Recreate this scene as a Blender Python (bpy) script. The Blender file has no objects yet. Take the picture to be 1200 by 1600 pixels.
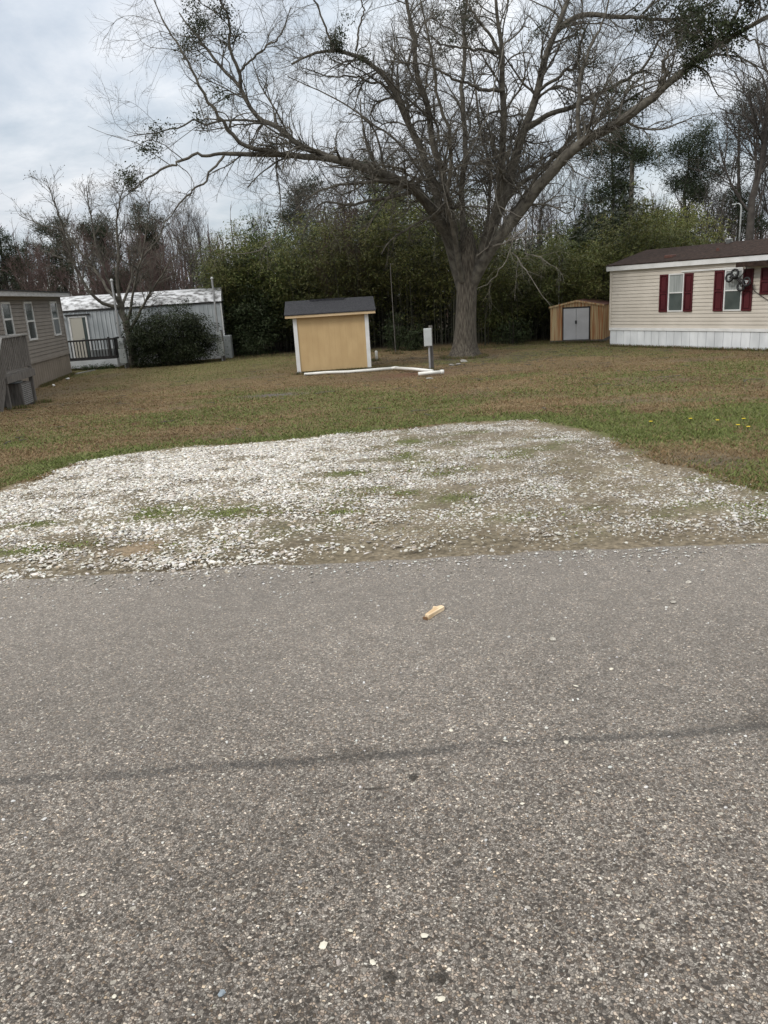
import bpy, math, numpy as np
from mathutils import Vector, Matrix
R = math.radians
S = bpy.context.scene
COL = S.collection
rng = np.random.default_rng(11)

# ---------------------------------------------------------------- camera geometry
F = 1202.; CX, CY = 600., 800.; EYE = np.array([0, 0, 1.6])
PITCH = math.atan(F/math.hypot(260, 4200)); ROLL = math.atan2(260, 4200)
fw = np.array([0, math.cos(PITCH), -math.sin(PITCH)]); r0 = np.array([1., 0, 0]); u0 = np.cross(r0, fw)
rt = math.cos(ROLL)*r0-math.sin(ROLL)*u0; up = math.sin(ROLL)*r0+math.cos(ROLL)*u0
def ray(px, py): return fw+(px-CX)/F*rt-(py-CY)/F*up
def gz(x, y):
    """height of the yard: level at the road, falling away behind it"""
    x = np.asarray(x, float); y = np.maximum(np.asarray(y, float), 0)
    z = np.where(y < 4.6, 0., np.where(y < 24, -.052*(y-4.6), -.052*19.4-.05*(1-np.exp(-(np.maximum(y, 24)-24)/3))))
    return z
def at(px, py, Y):
    d = ray(px, py); return EYE+d*(Y/d[1])
def G(px, py):
    d = ray(px, py); t = 1.
    for i in range(9000):
        p = EYE+d*t
        if p[2] <= gz(p[0], p[1]): return p
        t += .01
    return p

# ---------------------------------------------------------------- noise in numpy
def vn(x, y, s, seed=0, oct=3):
    x = np.asarray(x, float); y = np.asarray(y, float); o = np.zeros(np.broadcast(x, y).shape); a = 1.; tot = 0
    for k in range(oct):
        T = np.random.default_rng(seed*31+k).random((256, 256))
        X = x/s; Y = y/s; i = np.floor(X).astype(int); j = np.floor(Y).astype(int); fx = X-i; fy = Y-j
        fx = fx*fx*(3-2*fx); fy = fy*fy*(3-2*fy); i &= 255; j &= 255; i1 = (i+1) & 255; j1 = (j+1) & 255
        o = o+a*((T[i, j]*(1-fx)+T[i1, j]*fx)*(1-fy)+(T[i, j1]*(1-fx)+T[i1, j1]*fx)*fy)
        tot += a; a *= .5; s *= .5
    return o/tot
def ss(a, b, x):
    t = np.clip((x-a)/(b-a), 0, 1); return t*t*(3-2*t)

# ---------------------------------------------------------------- materials
MATS = {}
def mat(name, c=(.5, .5, .5), rough=.8, c2=None, scale=4., detail=6., lo=.35, hi=.65, bump=0., bscale=None, attr=False, metal=0., stretch=None, spec=.5, var=.0, trans=0., dist=.01):
    m = bpy.data.materials.new(name); m.use_nodes = True; nt = m.node_tree; N = nt.nodes; L = nt.links
    b = N['Principled BSDF']; b.inputs['Roughness'].default_value = rough; b.inputs['Metallic'].default_value = metal
    b.inputs['Specular IOR Level'].default_value = spec
    tc = N.new('ShaderNodeTexCoord'); mp = N.new('ShaderNodeMapping'); L.new(tc.outputs['Object'], mp.inputs[0])
    if stretch: mp.inputs['Scale'].default_value = stretch
    col = None
    if attr:
        a = N.new('ShaderNodeAttribute'); a.attribute_name = 'col'; col = a.outputs['Color']
    nz = N.new('ShaderNodeTexNoise'); nz.inputs['Scale'].default_value = scale; nz.inputs['Detail'].default_value = detail
    L.new(mp.outputs[0], nz.inputs['Vector'])
    if c2 is not None:
        rp = N.new('ShaderNodeValToRGB'); rp.color_ramp.elements[0].position = lo; rp.color_ramp.elements[1].position = hi
        rp.color_ramp.elements[0].color = (*c, 1); rp.color_ramp.elements[1].color = (*c2, 1)
        L.new(nz.outputs['Fac'], rp.inputs[0]); col = rp.outputs[0]
    if var and col is not None:
        mr = N.new('ShaderNodeMapRange'); mr.inputs[1].default_value = .3; mr.inputs[2].default_value = .7
        mr.inputs[3].default_value = 1-var; mr.inputs[4].default_value = 1+var; L.new(nz.outputs['Fac'], mr.inputs[0])
        vm = N.new('ShaderNodeVectorMath'); vm.operation = 'SCALE'; L.new(col, vm.inputs[0]); L.new(mr.outputs[0], vm.inputs['Scale']); col = vm.outputs[0]
    if col is None: b.inputs['Base Color'].default_value = (*c, 1)
    else: L.new(col, b.inputs['Base Color'])
    if bump:
        n2 = N.new('ShaderNodeTexNoise'); n2.inputs['Scale'].default_value = bscale or scale*3; n2.inputs['Detail'].default_value = 5
        L.new(mp.outputs[0], n2.inputs['Vector'])
        bp = N.new('ShaderNodeBump'); bp.inputs['Strength'].default_value = bump; bp.inputs['Distance'].default_value = dist
        L.new(n2.outputs['Fac'], bp.inputs['Height']); L.new(bp.outputs[0], b.inputs['Normal'])
    if trans:
        o = N['Material Output']; t = N.new('ShaderNodeBsdfTranslucent'); mx = N.new('ShaderNodeMixShader'); mx.inputs[0].default_value = trans
        if col is None: t.inputs[0].default_value = (*c, 1)
        else: L.new(col, t.inputs[0])
        L.new(b.outputs[0], mx.inputs[1]); L.new(t.outputs[0], mx.inputs[2]); L.new(mx.outputs[0], o.inputs[0])
    MATS[name] = m; return m

M_white = mat('white_paint', (.62, .62, .6), .5, c2=(.72, .72, .71), scale=3)
M_beige = mat('beige_vinyl', (.52, .475, .405), .55, c2=(.60, .55, .475), scale=1.2)
M_skirt = mat('white_skirting', (.56, .58, .59), .5, c2=(.74, .76, .77), scale=2.2, stretch=(1, 1, .4))
M_roof = mat('brown_shingle', (.022, .015, .012), .95, c2=(.052, .034, .027), spec=.15, scale=9, bump=.6, bscale=40)
M_roof2 = mat('charcoal_shingle', (.012, .013, .016), .95, c2=(.045, .045, .05), scale=22, bump=.8, bscale=60)
M_shut = mat('maroon_shutter', (.06, .009, .012), .5, c2=(.085, .013, .017), scale=3, spec=.3)
M_glass = mat('window_glass', (.05, .065, .062), .12, spec=.7, c2=(.09, .11, .105), scale=1.5)
M_glassd = mat('dark_glass', (.02, .024, .025), .1, spec=.8, c2=(.05, .06, .06), scale=2)
M_curt = mat('net_curtain', (.24, .26, .25), .9, c2=(.36, .38, .37), scale=18, stretch=(1, 1, .05))
M_taupe = mat('taupe_vinyl', (.225, .198, .172), .6, c2=(.27, .24, .21), scale=1.5)
M_taupes = mat('taupe_skirt', (.20, .168, .135), .65, c2=(.25, .212, .172), scale=1.6)
M_trimg = mat('dull_white_trim', (.42, .42, .42), .6, c2=(.52, .52, .52), scale=5)
M_siding = mat('tan_plywood', (.47, .325, .16), .75, c2=(.53, .375, .19), scale=2.2, stretch=(1.5, 1, .6), bump=.08, bscale=30)
M_pine = mat('raw_pine', (.5, .36, .2), .8, c2=(.62, .47, .29), scale=12, stretch=(.2, 1, 1))
M_dark = mat('dark_void_wood', (.02, .016, .013), .95)
M_wood = mat('weathered_wood', (.085, .078, .07), .9, c2=(.17, .155, .14), scale=8, stretch=(3, 3, .4), bump=.4, bscale=30)
M_woodl = mat('weathered_rail_cap', (.19, .185, .175), .9, c2=(.30, .295, .28), scale=8, bump=.3)
M_black = mat('black_rubber', (.012, .012, .013), .6)
M_blk = mat('black_stained_wood', (.012, .011, .011), .75, c2=(.028, .025, .024), scale=6)
M_galv = mat('galvanised_pipe', (.3, .3, .3), .45, c2=(.42, .42, .42), scale=6, metal=.35)
M_grey = mat('grey_enclosure', (.26, .28, .28), .5, c2=(.34, .36, .36), scale=4)
M_lgrey = mat('light_grey_box', (.38, .40, .39), .5, c2=(.46, .48, .47), scale=4)
M_trail = mat('pale_metal_siding', (.31, .335, .345), .5, c2=(.48, .51, .52), scale=1.6, stretch=(1, 1, .5))
M_troof = mat('stained_metal_roof', (.13, .128, .125), .6, c2=(.64, .65, .66), scale=4.5, detail=12, lo=.38, hi=.58, stretch=(.8, 1, 1))
M_cedar = mat('rust_stained_panel', (.33, .125, .04), .7, c2=(.50, .38, .21), scale=2.2, lo=.38, hi=.56, stretch=(6, 6, .22), detail=4)
M_doorg = mat('grey_door', (.45, .45, .46), .6, c2=(.52, .52, .53), scale=2)
M_shroof = mat('brown_metal_roof', (.085, .035, .025), .6, c2=(.13, .06, .045), scale=3)
M_pvc = mat('white_pvc', (.68, .67, .62), .4, c2=(.78, .77, .73), scale=4)
M_conc = mat('concrete_lump', (.22, .21, .19), .95, c2=(.32, .31, .28), scale=10, bump=.5)
M_bark = mat('grey_bark', (.05, .041, .032), .95, c2=(.155, .135, .105), scale=6, detail=10, lo=.38, hi=.64, stretch=(5, 5, .6), bump=1., bscale=9, dist=.05)
M_bark2 = mat('branch_bark', (.055, .048, .039), .95, c2=(.135, .123, .099), scale=5, bump=.4, bscale=12)
M_deadb = mat('bleached_dead_wood', (.10, .09, .075), .9, c2=(.19, .175, .145), scale=6)
M_redb = mat('reddish_twig', (.075, .05, .043), .95, c2=(.12, .08, .07), scale=3)
M_farb = mat('dull_bark', (.045, .038, .033), .95, c2=(.085, .075, .065), scale=3)
M_leaf = mat('leaf', attr=True, rough=.6, trans=.25, spec=.3)
M_stone = mat('gravel_stone', attr=True, rough=.85, scale=60, var=.12)
M_blade = mat('grass_blade', attr=True, rough=.75, trans=.15, spec=.2)
M_gold = mat('yellow_petal', (.75, .55, .02), .7)
M_chip = mat('split_pine_wood', (.52, .36, .20), .8, c2=(.78, .62, .42), scale=60, stretch=(.12, 1.5, 1), lo=.35, hi=.6, bump=.5, bscale=80, dist=.003)
M_chipd = mat('bark_edge', (.16, .085, .04), .9)
M_flat = mat('flat_grey_stone', (.28, .26, .22), .9, c2=(.5, .47, .41), scale=60, bump=.4)

# ---------------------------------------------------------------- object helpers
def tag(o, label=None, cat=None, group=None, kind=None):
    if label: o['label'] = label
    if cat: o['category'] = cat
    if group: o['group'] = group
    if kind: o['kind'] = kind
    return o
def empty(name, loc=(0, 0, 0), rz=0., label=None, cat=None, group=None):
    o = bpy.data.objects.new(name, None); COL.objects.link(o); o.location = [float(v) for v in loc]; o.rotation_euler = (0, 0, rz)
    o.empty_display_size = .2
    return tag(o, label, cat, group)
def link(name, me, m, parent=None):
    o = bpy.data.objects.new(name, me); COL.objects.link(o)
    if m is not None:
        for q in (m if isinstance(m, (list, tuple)) else [m]): me.materials.append(q)
    if parent is not None: o.parent = parent
    return o
def npmesh(name, V, Fq, m, parent=None, col=None, smooth=False, mi=None):
    """bulk mesh: V (n,3); Fq (f,k) all faces with k corners; col (n,3) pigment"""
    V = np.asarray(V, np.float32).reshape(-1, 3); Fq = np.asarray(Fq, np.int32); k = Fq.shape[1]
    me = bpy.data.meshes.new(name); me.vertices.add(len(V)); me.vertices.foreach_set('co', V.ravel())
    me.loops.add(Fq.size); me.loops.foreach_set('vertex_index', Fq.ravel())
    me.polygons.add(len(Fq)); me.polygons.foreach_set('loop_start', np.arange(0, Fq.size, k, dtype=np.int32))
    me.polygons.foreach_set('loop_total', np.full(len(Fq), k, np.int32))
    if mi is not None: me.polygons.foreach_set('material_index', np.asarray(mi, np.int32))
    me.update(calc_edges=True)
    me.polygons.foreach_set('use_smooth', np.full(len(Fq), bool(smooth)))
    if col is not None:
        a = me.color_attributes.new('col', 'FLOAT_COLOR', 'POINT')
        c = np.ones((len(V), 4), np.float32); c[:, :3] = col; a.data.foreach_set('color', c.ravel())
    return link(name, me, m, parent)

class MB:
    def __init__(s): s.v = []; s.f = []
    def box(s, x0, x1, y0, y1, z0, z1):
        n = len(s.v); s.v += [(x, y, z) for z in (z0, z1) for y in (y0, y1) for x in (x0, x1)]
        s.f += [tuple(n+i for i in q) for q in ((0, 2, 3, 1), (4, 5, 7, 6), (0, 1, 5, 4), (2, 6, 7, 3), (0, 4, 6, 2), (1, 3, 7, 5))]; return s
    def bar(s, a, b, w, h, upv=(0, 0, 1)):
        a = Vector([float(q) for q in a]); b = Vector([float(q) for q in b]); t = (b-a).normalized(); x = t.cross(Vector(upv))
        if x.length < 1e-4: x = Vector((1, 0, 0))
        x.normalize(); y = x.cross(t).normalized(); n = len(s.v)
        for p in (a, b):
            for i, j in ((-1, -1), (1, -1), (1, 1), (-1, 1)): s.v.append(tuple(p+x*(i*w/2)+y*(j*h/2)))
        s.f += [tuple(n+i for i in q) for q in ((3, 2, 1, 0), (4, 5, 6, 7), (0, 1, 5, 4), (1, 2, 6, 5), (2, 3, 7, 6), (3, 0, 4, 7))]; return s
    def tube(s, pts, r, k=10, cap=True):
        P = [Vector([float(q) for q in p]) for p in pts]; n0 = len(s.v); n = len(P)
        if not isinstance(r, (list, tuple)): r = [r]*n
        ref = Vector((.13, .37, .92)) if abs((P[-1]-P[0]).normalized().z) < .9 else Vector((1, .1, 0))
        for i, p in enumerate(P):
            t = (P[min(i+1, n-1)]-P[max(i-1, 0)]).normalized(); x = t.cross(ref).normalized(); y = t.cross(x)
            for j in range(k):
                a = 2*math.pi*j/k; s.v.append(tuple(p+(x*math.cos(a)+y*math.sin(a))*r[i]))
        for i in range(n-1):
            for j in range(k): q = n0+i*k; s.f.append((q+j, q+(j+1) % k, q+k+(j+1) % k, q+k+j))
        if cap: s.f.append(tuple(n0+j for j in range(k))[::-1]); s.f.append(tuple(n0+(n-1)*k+j for j in range(k)))
        return s
    def ring(s, c, ax, Rr, r, k=20, q=8):
        c = Vector([float(v) for v in c]); ax = Vector(ax).normalized(); x = ax.orthogonal().normalized(); y = ax.cross(x); n = len(s.v)
        for i in range(k):
            a = 2*math.pi*i/k; d = x*math.cos(a)+y*math.sin(a)
            for j in range(q):
                b = 2*math.pi*j/q; s.v.append(tuple(c+d*(Rr+r*math.cos(b))+ax*r*math.sin(b)))
        for i in range(k):
            for j in range(q): s.f.append((n+i*q+j, n+i*q+(j+1) % q, n+((i+1) % k)*q+(j+1) % q, n+((i+1) % k)*q+j))
        return s
    def sheet(s, prof, x0, x1):
        """profile of (y,z) points swept along x"""
        n = len(s.v)
        for x in (x0, x1):
            for y, z in prof: s.v.append((x, y, z))
        k = len(prof)
        for i in range(k-1): s.f.append((n+i, n+k+i, n+k+i+1, n+i+1))
        return s
    def vsheet(s, prof, z0, z1, zt=None):
        """profile of (x,y) points swept up z; zt optional top function of x"""
        n = len(s.v); k = len(prof)
        for x, y in prof: s.v.append((x, y, z0))
        for x, y in prof: s.v.append((x, y, zt(x) if zt else z1))
        for i in range(k-1): s.f.append((n+i, n+i+1, n+k+i+1, n+k+i))
        return s
    def poly(s, pts):
        n = len(s.v); s.v += [tuple(p) for p in pts]; s.f.append(tuple(range(n, n+len(pts)))); return s
    def prism(s, pts, off):
        n = len(s.v); k = len(pts); s.v += [tuple(p) for p in pts]+[tuple(p[i]+off[i] for i in range(3)) for p in pts]
        s.f.append(tuple(range(n, n+k))); s.f.append(tuple(range(n+2*k-1, n+k-1, -1)))
        for i in range(k): s.f.append((n+i, n+k+i, n+k+(i+1) % k, n+(i+1) % k))
        return s
    def build(s, name, m, parent=None, bev=0, smooth=False):
        me = bpy.data.meshes.new(name); me.from_pydata(s.v, [], s.f); me.update()
        if smooth: me.polygons.foreach_set('use_smooth', [True]*len(me.polygons))
        o = link(name, me, m, parent)
        if bev:
            b = o.modifiers.new('bevel', 'BEVEL'); b.width = bev; b.segments = 2; b.limit_method = 'ANGLE'
        return o

# ---------------------------------------------------------------- branching, vectorised
def nrm(v): return v/np.maximum(np.linalg.norm(v, axis=-1, keepdims=True), 1e-9)
def resample(pts, rad, K):
    pts = np.asarray(pts, float); rad = np.asarray(rad, float)
    d = np.r_[0, np.cumsum(np.linalg.norm(np.diff(pts, axis=0), axis=1))]; t = np.linspace(0, d[-1], K)
    # catmull-rom like smoothing by linear resample + light filter
    P = np.stack([np.interp(t, d, pts[:, i]) for i in range(3)], 1); rr = np.interp(t, d, rad)
    for _ in range(2): P[1:-1] = .25*P[:-2]+.5*P[1:-1]+.25*P[2:]
    return P, rr
def tubes(P, Rr, k, seed=0):
    """P (N,K,3), Rr (N,K) -> verts, quads"""
    N, K, _ = P.shape; T = np.empty_like(P); T[:, 1:-1] = P[:, 2:]-P[:, :-2]; T[:, 0] = P[:, 1]-P[:, 0]; T[:, -1] = P[:, -1]-P[:, -2]; T = nrm(T)
    m = nrm(P[:, -1]-P[:, 0]); ref = np.cross(m, np.array([.31, .87, .38])); ref = nrm(ref)[:, None, :]
    x = nrm(ref-T*np.sum(ref*T, -1, keepdims=True)); y = np.cross(T, x)
    a = np.arange(k)*2*np.pi/k; ca = np.cos(a)[None, None, :, None]; sa = np.sin(a)[None, None, :, None]
    V = P[:, :, None, :]+(x[:, :, None, :]*ca+y[:, :, None, :]*sa)*Rr[:, :, None, None]
    b = (np.arange(N)*K*k)[:, None, None]+(np.arange(K-1)*k)[None, :, None]; j = np.arange(k)[None, None, :]; j2 = (j+1) % k
    Q = np.stack([b+j, b+j2, b+k+j2, b+k+j], -1).reshape(-1, 4)
    return V.reshape(-1, 3), Q
def grow(P, Rr, M, rg, lo, hi, K, ang=.9, upb=.15, wig=.25, t0=.1, t1=.98, rs=.6, rmin=.004, tip=.35, droop=0., lenw=True, bias=None):
    N, KP, _ = P.shape; L = np.linalg.norm(np.diff(P, axis=1), axis=2).sum(1)
    w = L if lenw else np.ones(N)
    if bias is not None: w = w*bias
    i = rg.choice(N, M, p=w/w.sum()); t = rg.uniform(t0, t1, M)*(KP-1); k = np.minimum(t.astype(int), KP-2); f = (t-k)[:, None]
    p = P[i, k]*(1-f)+P[i, k+1]*f; T = nrm(P[i, k+1]-P[i, k]); r = (Rr[i, k]*(1-f[:, 0])+Rr[i, k+1]*f[:, 0])
    q = nrm(np.cross(T, rg.normal(size=(M, 3)))); a = (ang*rg.uniform(.6, 1.25, M))[:, None]
    d = nrm(T*np.cos(a)+q*np.sin(a)+np.array([0, 0, 1])*upb)
    ln = rg.uniform(lo, hi, M)*np.clip(1.25-.6*(t/(KP-1)), .4, 1.2); st = (ln/(K-1))[:, None]
    out = np.empty((M, K, 3)); out[:, 0] = p; b = rg.normal(size=(M, 3))*wig
    for s in range(1, K):
        b = b*.55+rg.normal(size=(M, 3))*wig*.8
        d = nrm(d+b*.6+np.array([0, 0, 1])*(upb*.45-droop*s/K)); out[:, s] = out[:, s-1]+d*st
    r1 = np.maximum(np.minimum(r*rs, .012+ln*.014), rmin); pr = np.linspace(1, tip, K)[None]
    return out, np.maximum(r1[:, None]*pr, rmin*.6)
def quads(C, D, Nn, L, W):
    """leaf diamonds: centre C, long direction D, normal-ish Nn, length L, width W"""
    D = nrm(D); X = nrm(np.cross(D, Nn)); L = L[:, None]; W = W[:, None]
    V = np.stack([C-D*L/2, C+X*W/2, C+D*L/2, C-X*W/2], 1).reshape(-1, 3)
    return V, np.arange(len(C)*4).reshape(-1, 4)
def leafcol(n, rg, base, var=.25, hue=.15):
    b = np.asarray(base)[None]*(1+rg.uniform(-var, var, (n, 1)))*(1+rg.uniform(-hue, hue, (n, 3)))
    return np.repeat(np.clip(b, 0.004, 1), 4, 0)

# ================================================================= GROUND
# parking pad of gravel (world outline), with ragged edge
PAD = np.array([(-4.9, 4.3), (-4.5, 6.), (-4.07, 8.), (-3.85, 9.7), (-3.3, 10.35), (-1.6, 10.7), (-.2, 11.05), (1.04, 11.5), (2.2, 11.3), (2.75, 9.8), (2.72, 8.), (2.9, 6.4), (3.05, 5.4), (3.6, 4.1)])
def poly_sd(x, y, Pn):
    """signed distance to polygon, negative inside"""
    x = np.asarray(x, float); y = np.asarray(y, float); d = np.full(x.shape, 1e9); ins = np.zeros(x.shape, bool)
    for i in range(len(Pn)):
        a = Pn[i]; b = Pn[(i+1) % len(Pn)]; e = b-a
        t = np.clip(((x-a[0])*e[0]+(y-a[1])*e[1])/(e@e), 0, 1)
        d = np.minimum(d, np.hypot(x-a[0]-e[0]*t, y-a[1]-e[1]*t))
        c = ((a[1] > y) != (b[1] > y)) & (x < (b[0]-a[0])*(y-a[1])/(b[1]-a[1]+1e-12)+a[0]); ins ^= c
    return np.where(ins, -d, d)
GP = [(G(240, 803), .42, .36), (G(370, 800), .5, .26), (G(215, 860), .0, .0), (G(635, 712), .25, .45), (G(640, 690), .25, .4), (G(920, 795), .13, .08), (G(715, 778), .22, .22), (G(545, 740), .35, .25), (G(30, 862), .3, .15), (G(120, 850), .2, .12), (G(1045, 808), .14, .05), (G(530, 800), .2, .1), (G(635, 770), .15, .15), (G(690, 740), .2, .12), (G(60, 820), .25, .15)]
BARE = [(G(215, 858), .24), (G(215, 858), .24), (G(640, 825), .4), (G(760, 680), .5), (G(780, 850), .6), (G(560, 868), .6), (G(1000, 850), .5), (G(700, 765), .4), (G(880, 700), .5), (G(780, 730), .4)]
def stone_density(x, y):
    sd = poly_sd(x, y, PAD)+(vn(x, y, .55, 3)-.5)*.75
    inside = ss(.1, -.3, sd)
    # bright dense spill on the left two thirds, thinner on the right and by the road
    dense = ss(1.5, -1.4, x+(vn(x, y, 1.4, 5)-.5)*2.2)*(.45+.55*ss(5.1, 7.6, y+(vn(x, y, 1., 6)-.5)*1.8))
    thin = (.62+.38*ss(.34, .6, vn(x, y, 1.1, 8)))*(.5+.5*ss(.35, .6, vn(x, y, .28, 12)))
    # worn wheel lanes where soil shows
    d = inside*np.maximum(dense, thin)
    for (p, a, b) in GP:
        if a: d = d*(1-.93*np.exp(-((x-p[0])/a)**2-((y-p[1])/b)**2))
    for (p, a) in BARE: d = d*(1-.85*np.exp(-((x-p[0])**2+(y-p[1])**2*1.5)/a**2))
    d = d*(1-.7*ss(.5, .7, vn(x, y, .35, 9)))
    return d*ss(4.35, 4.85, y)
def greenness(x, y):
    sd = poly_sd(x, y, PAD)
    g = .05+.5*ss(.48, .7, vn(x, y, 3.2, 21))
    g = np.maximum(g, .95*np.exp(-((sd-.3)/.6)**2)*ss(7., 9.5, y)*ss(.1, .4, vn(x, y, .9, 22)))
    g = np.maximum(g, .8*ss(2.4, 3.6, x)*ss(15, 11, y)*ss(.38, .6, vn(x, y, 1.1, 23)))
    g = np.maximum(g, .55*np.exp(-((x+7)/5)**2-((y-33)/5)**2))
    g = np.maximum(g, .5*ss(.38, .62, vn(x, y, 2.6, 27))*ss(1.5, 5, x)*ss(26, 14, y))
    g = g*(1-.8*np.exp(-((x-3.2)**2+((y-7.5)/1.2)**2)/.5**2))
    g = np.where((sd < 0), .42*ss(.52, .68, vn(x, y, .45, 33))*ss(-3, 1, x)+.12*ss(.45, .6, vn(x, y, .2, 34)), g)
    for (p, a, b) in GP:
        if a: g = np.maximum(g, .95*np.exp(-((x-p[0])/a)**2-((y-p[1])/b)**2)*(.35+.65*ss(.25, .5, vn(x, y, .22, 29))))
    return np.clip(g, 0, 1)
def soilness(x, y):
    s = ss(.6, .8, vn(x, y, 2.2, 31))*.6
    s = np.maximum(s, np.exp(-((x-1.2)/2.)**2-((y-25.2)/1.3)**2))
    s = np.maximum(s, np.exp(-((x-4.2)/1.8)**2-((y-30)/1.2)**2)*.8)
    s = np.maximum(s, np.exp(-((x+11.)/1.1)**2-((y-26)/4)**2)*.8)
    s = np.maximum(s, np.exp(-((x-3.15)**2+((y-7.2)/1.4)**2)/.45**2))
    s = np.maximum(s, np.exp(-((x+2.6)/.7)**2-((y-20.)/.55)**2)*1.2)
    return np.clip(s, 0, 1)
C_BROWN = np.array([.165, .117, .063]); C_GREEN = np.array([.095, .108, .034]); C_SOIL = np.array([.108, .086, .056]); C_DUST = np.array([.245, .21, .155])
def ground_col(x, y):
    g = greenness(x, y)[..., None]; s = soilness(x, y)[..., None]
    b = C_BROWN*(.75+.5*vn(x, y, 1.7, 41)[..., None]); t = vn(x, y, .12, 42)[..., None]
    c = b*(1-g)+C_GREEN*g; rd_ = np.exp(-((x-1.2)/2.)**2-((y-25.4)/1.4)**2)[..., None]; c = c*(1-s)+(C_SOIL*(1-rd_)+np.array([.125, .066, .04])*rd_)*s; c = c*(.75+.5*t)
    pad = ss(.25, -.25, poly_sd(x, y, PAD)+(vn(x, y, .5, 43)-.5)*.6)[..., None]
    d = (C_SOIL*1.0*(1-t)+C_DUST*t)*(.8+.4*vn(x, y, .8, 44)[..., None])
    d = d*(1-g)+C_GREEN*g*.9
    c = c*(1-pad)+d*pad
    q0 = BARE[0][0]; pt = ss(.24, .15, np.hypot(x-q0[0], (y-q0[1])*1.1)+.06*(vn(x, y, .08, 45)-.5))[..., None]; c = c*(1-pt)+np.array([.23, .175, .115])*(.85+.3*t)*pt
    verge = (ss(5.1, 4.5, y)*ss(-5.6, -4.9, y))[..., None]; c = c*(1-verge)+(C_SOIL*.8+C_DUST*.35)*(.7+.6*t)*verge
    p = np.exp(-((x+2.7)/.8)**2-((y-20.2)/.5)**2)[..., None]; c = c*(1-p)+np.array([.12, .105, .095])*p
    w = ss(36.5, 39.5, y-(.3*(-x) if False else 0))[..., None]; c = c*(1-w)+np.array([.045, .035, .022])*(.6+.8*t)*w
    return c
def axis(f0, f1, st, far):
    a = np.arange(f0, f1+st/2, st); o = [];
    q = st; v = f1
    while v < far: q *= 1.35; v += q; o.append(v)
    u = []; q = st; v = f0
    while v > -far: q *= 1.35; v -= q; u.append(v)
    return np.r_[u[::-1], a, o]
xs = axis(-17, 18, .13, 420); ys = axis(4.2, 40, .12, 420)
X, Y = np.meshgrid(xs, ys); Zg = gz(X, Y)+.05*(vn(X, Y, 2.5, 51)-.5)*ss(4.6, 7, Y)+.02*(vn(X, Y, .4, 52)-.5)*ss(4.4, 5, Y)
Zg = Zg-.03*ss(5., 4.6, Y)
def gh(x, y): return gz(x, y)+.05*(vn(x, y, 2.5, 51)-.5)*ss(4.6, 7, y)
nx, ny = len(xs), len(ys)
ii = np.arange(ny-1)[:, None]*nx+np.arange(nx-1)[None]
M_ground = mat('yard_ground', attr=True, rough=.95, scale=28, detail=9, var=.45, bump=.8, bscale=45, spec=.2, dist=.02)
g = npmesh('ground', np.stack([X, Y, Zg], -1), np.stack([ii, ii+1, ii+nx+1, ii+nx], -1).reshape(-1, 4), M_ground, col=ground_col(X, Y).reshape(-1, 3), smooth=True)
tag(g, 'brown winter lawn and bare soil falling gently away from the road', 'lawn', kind='structure')

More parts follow.
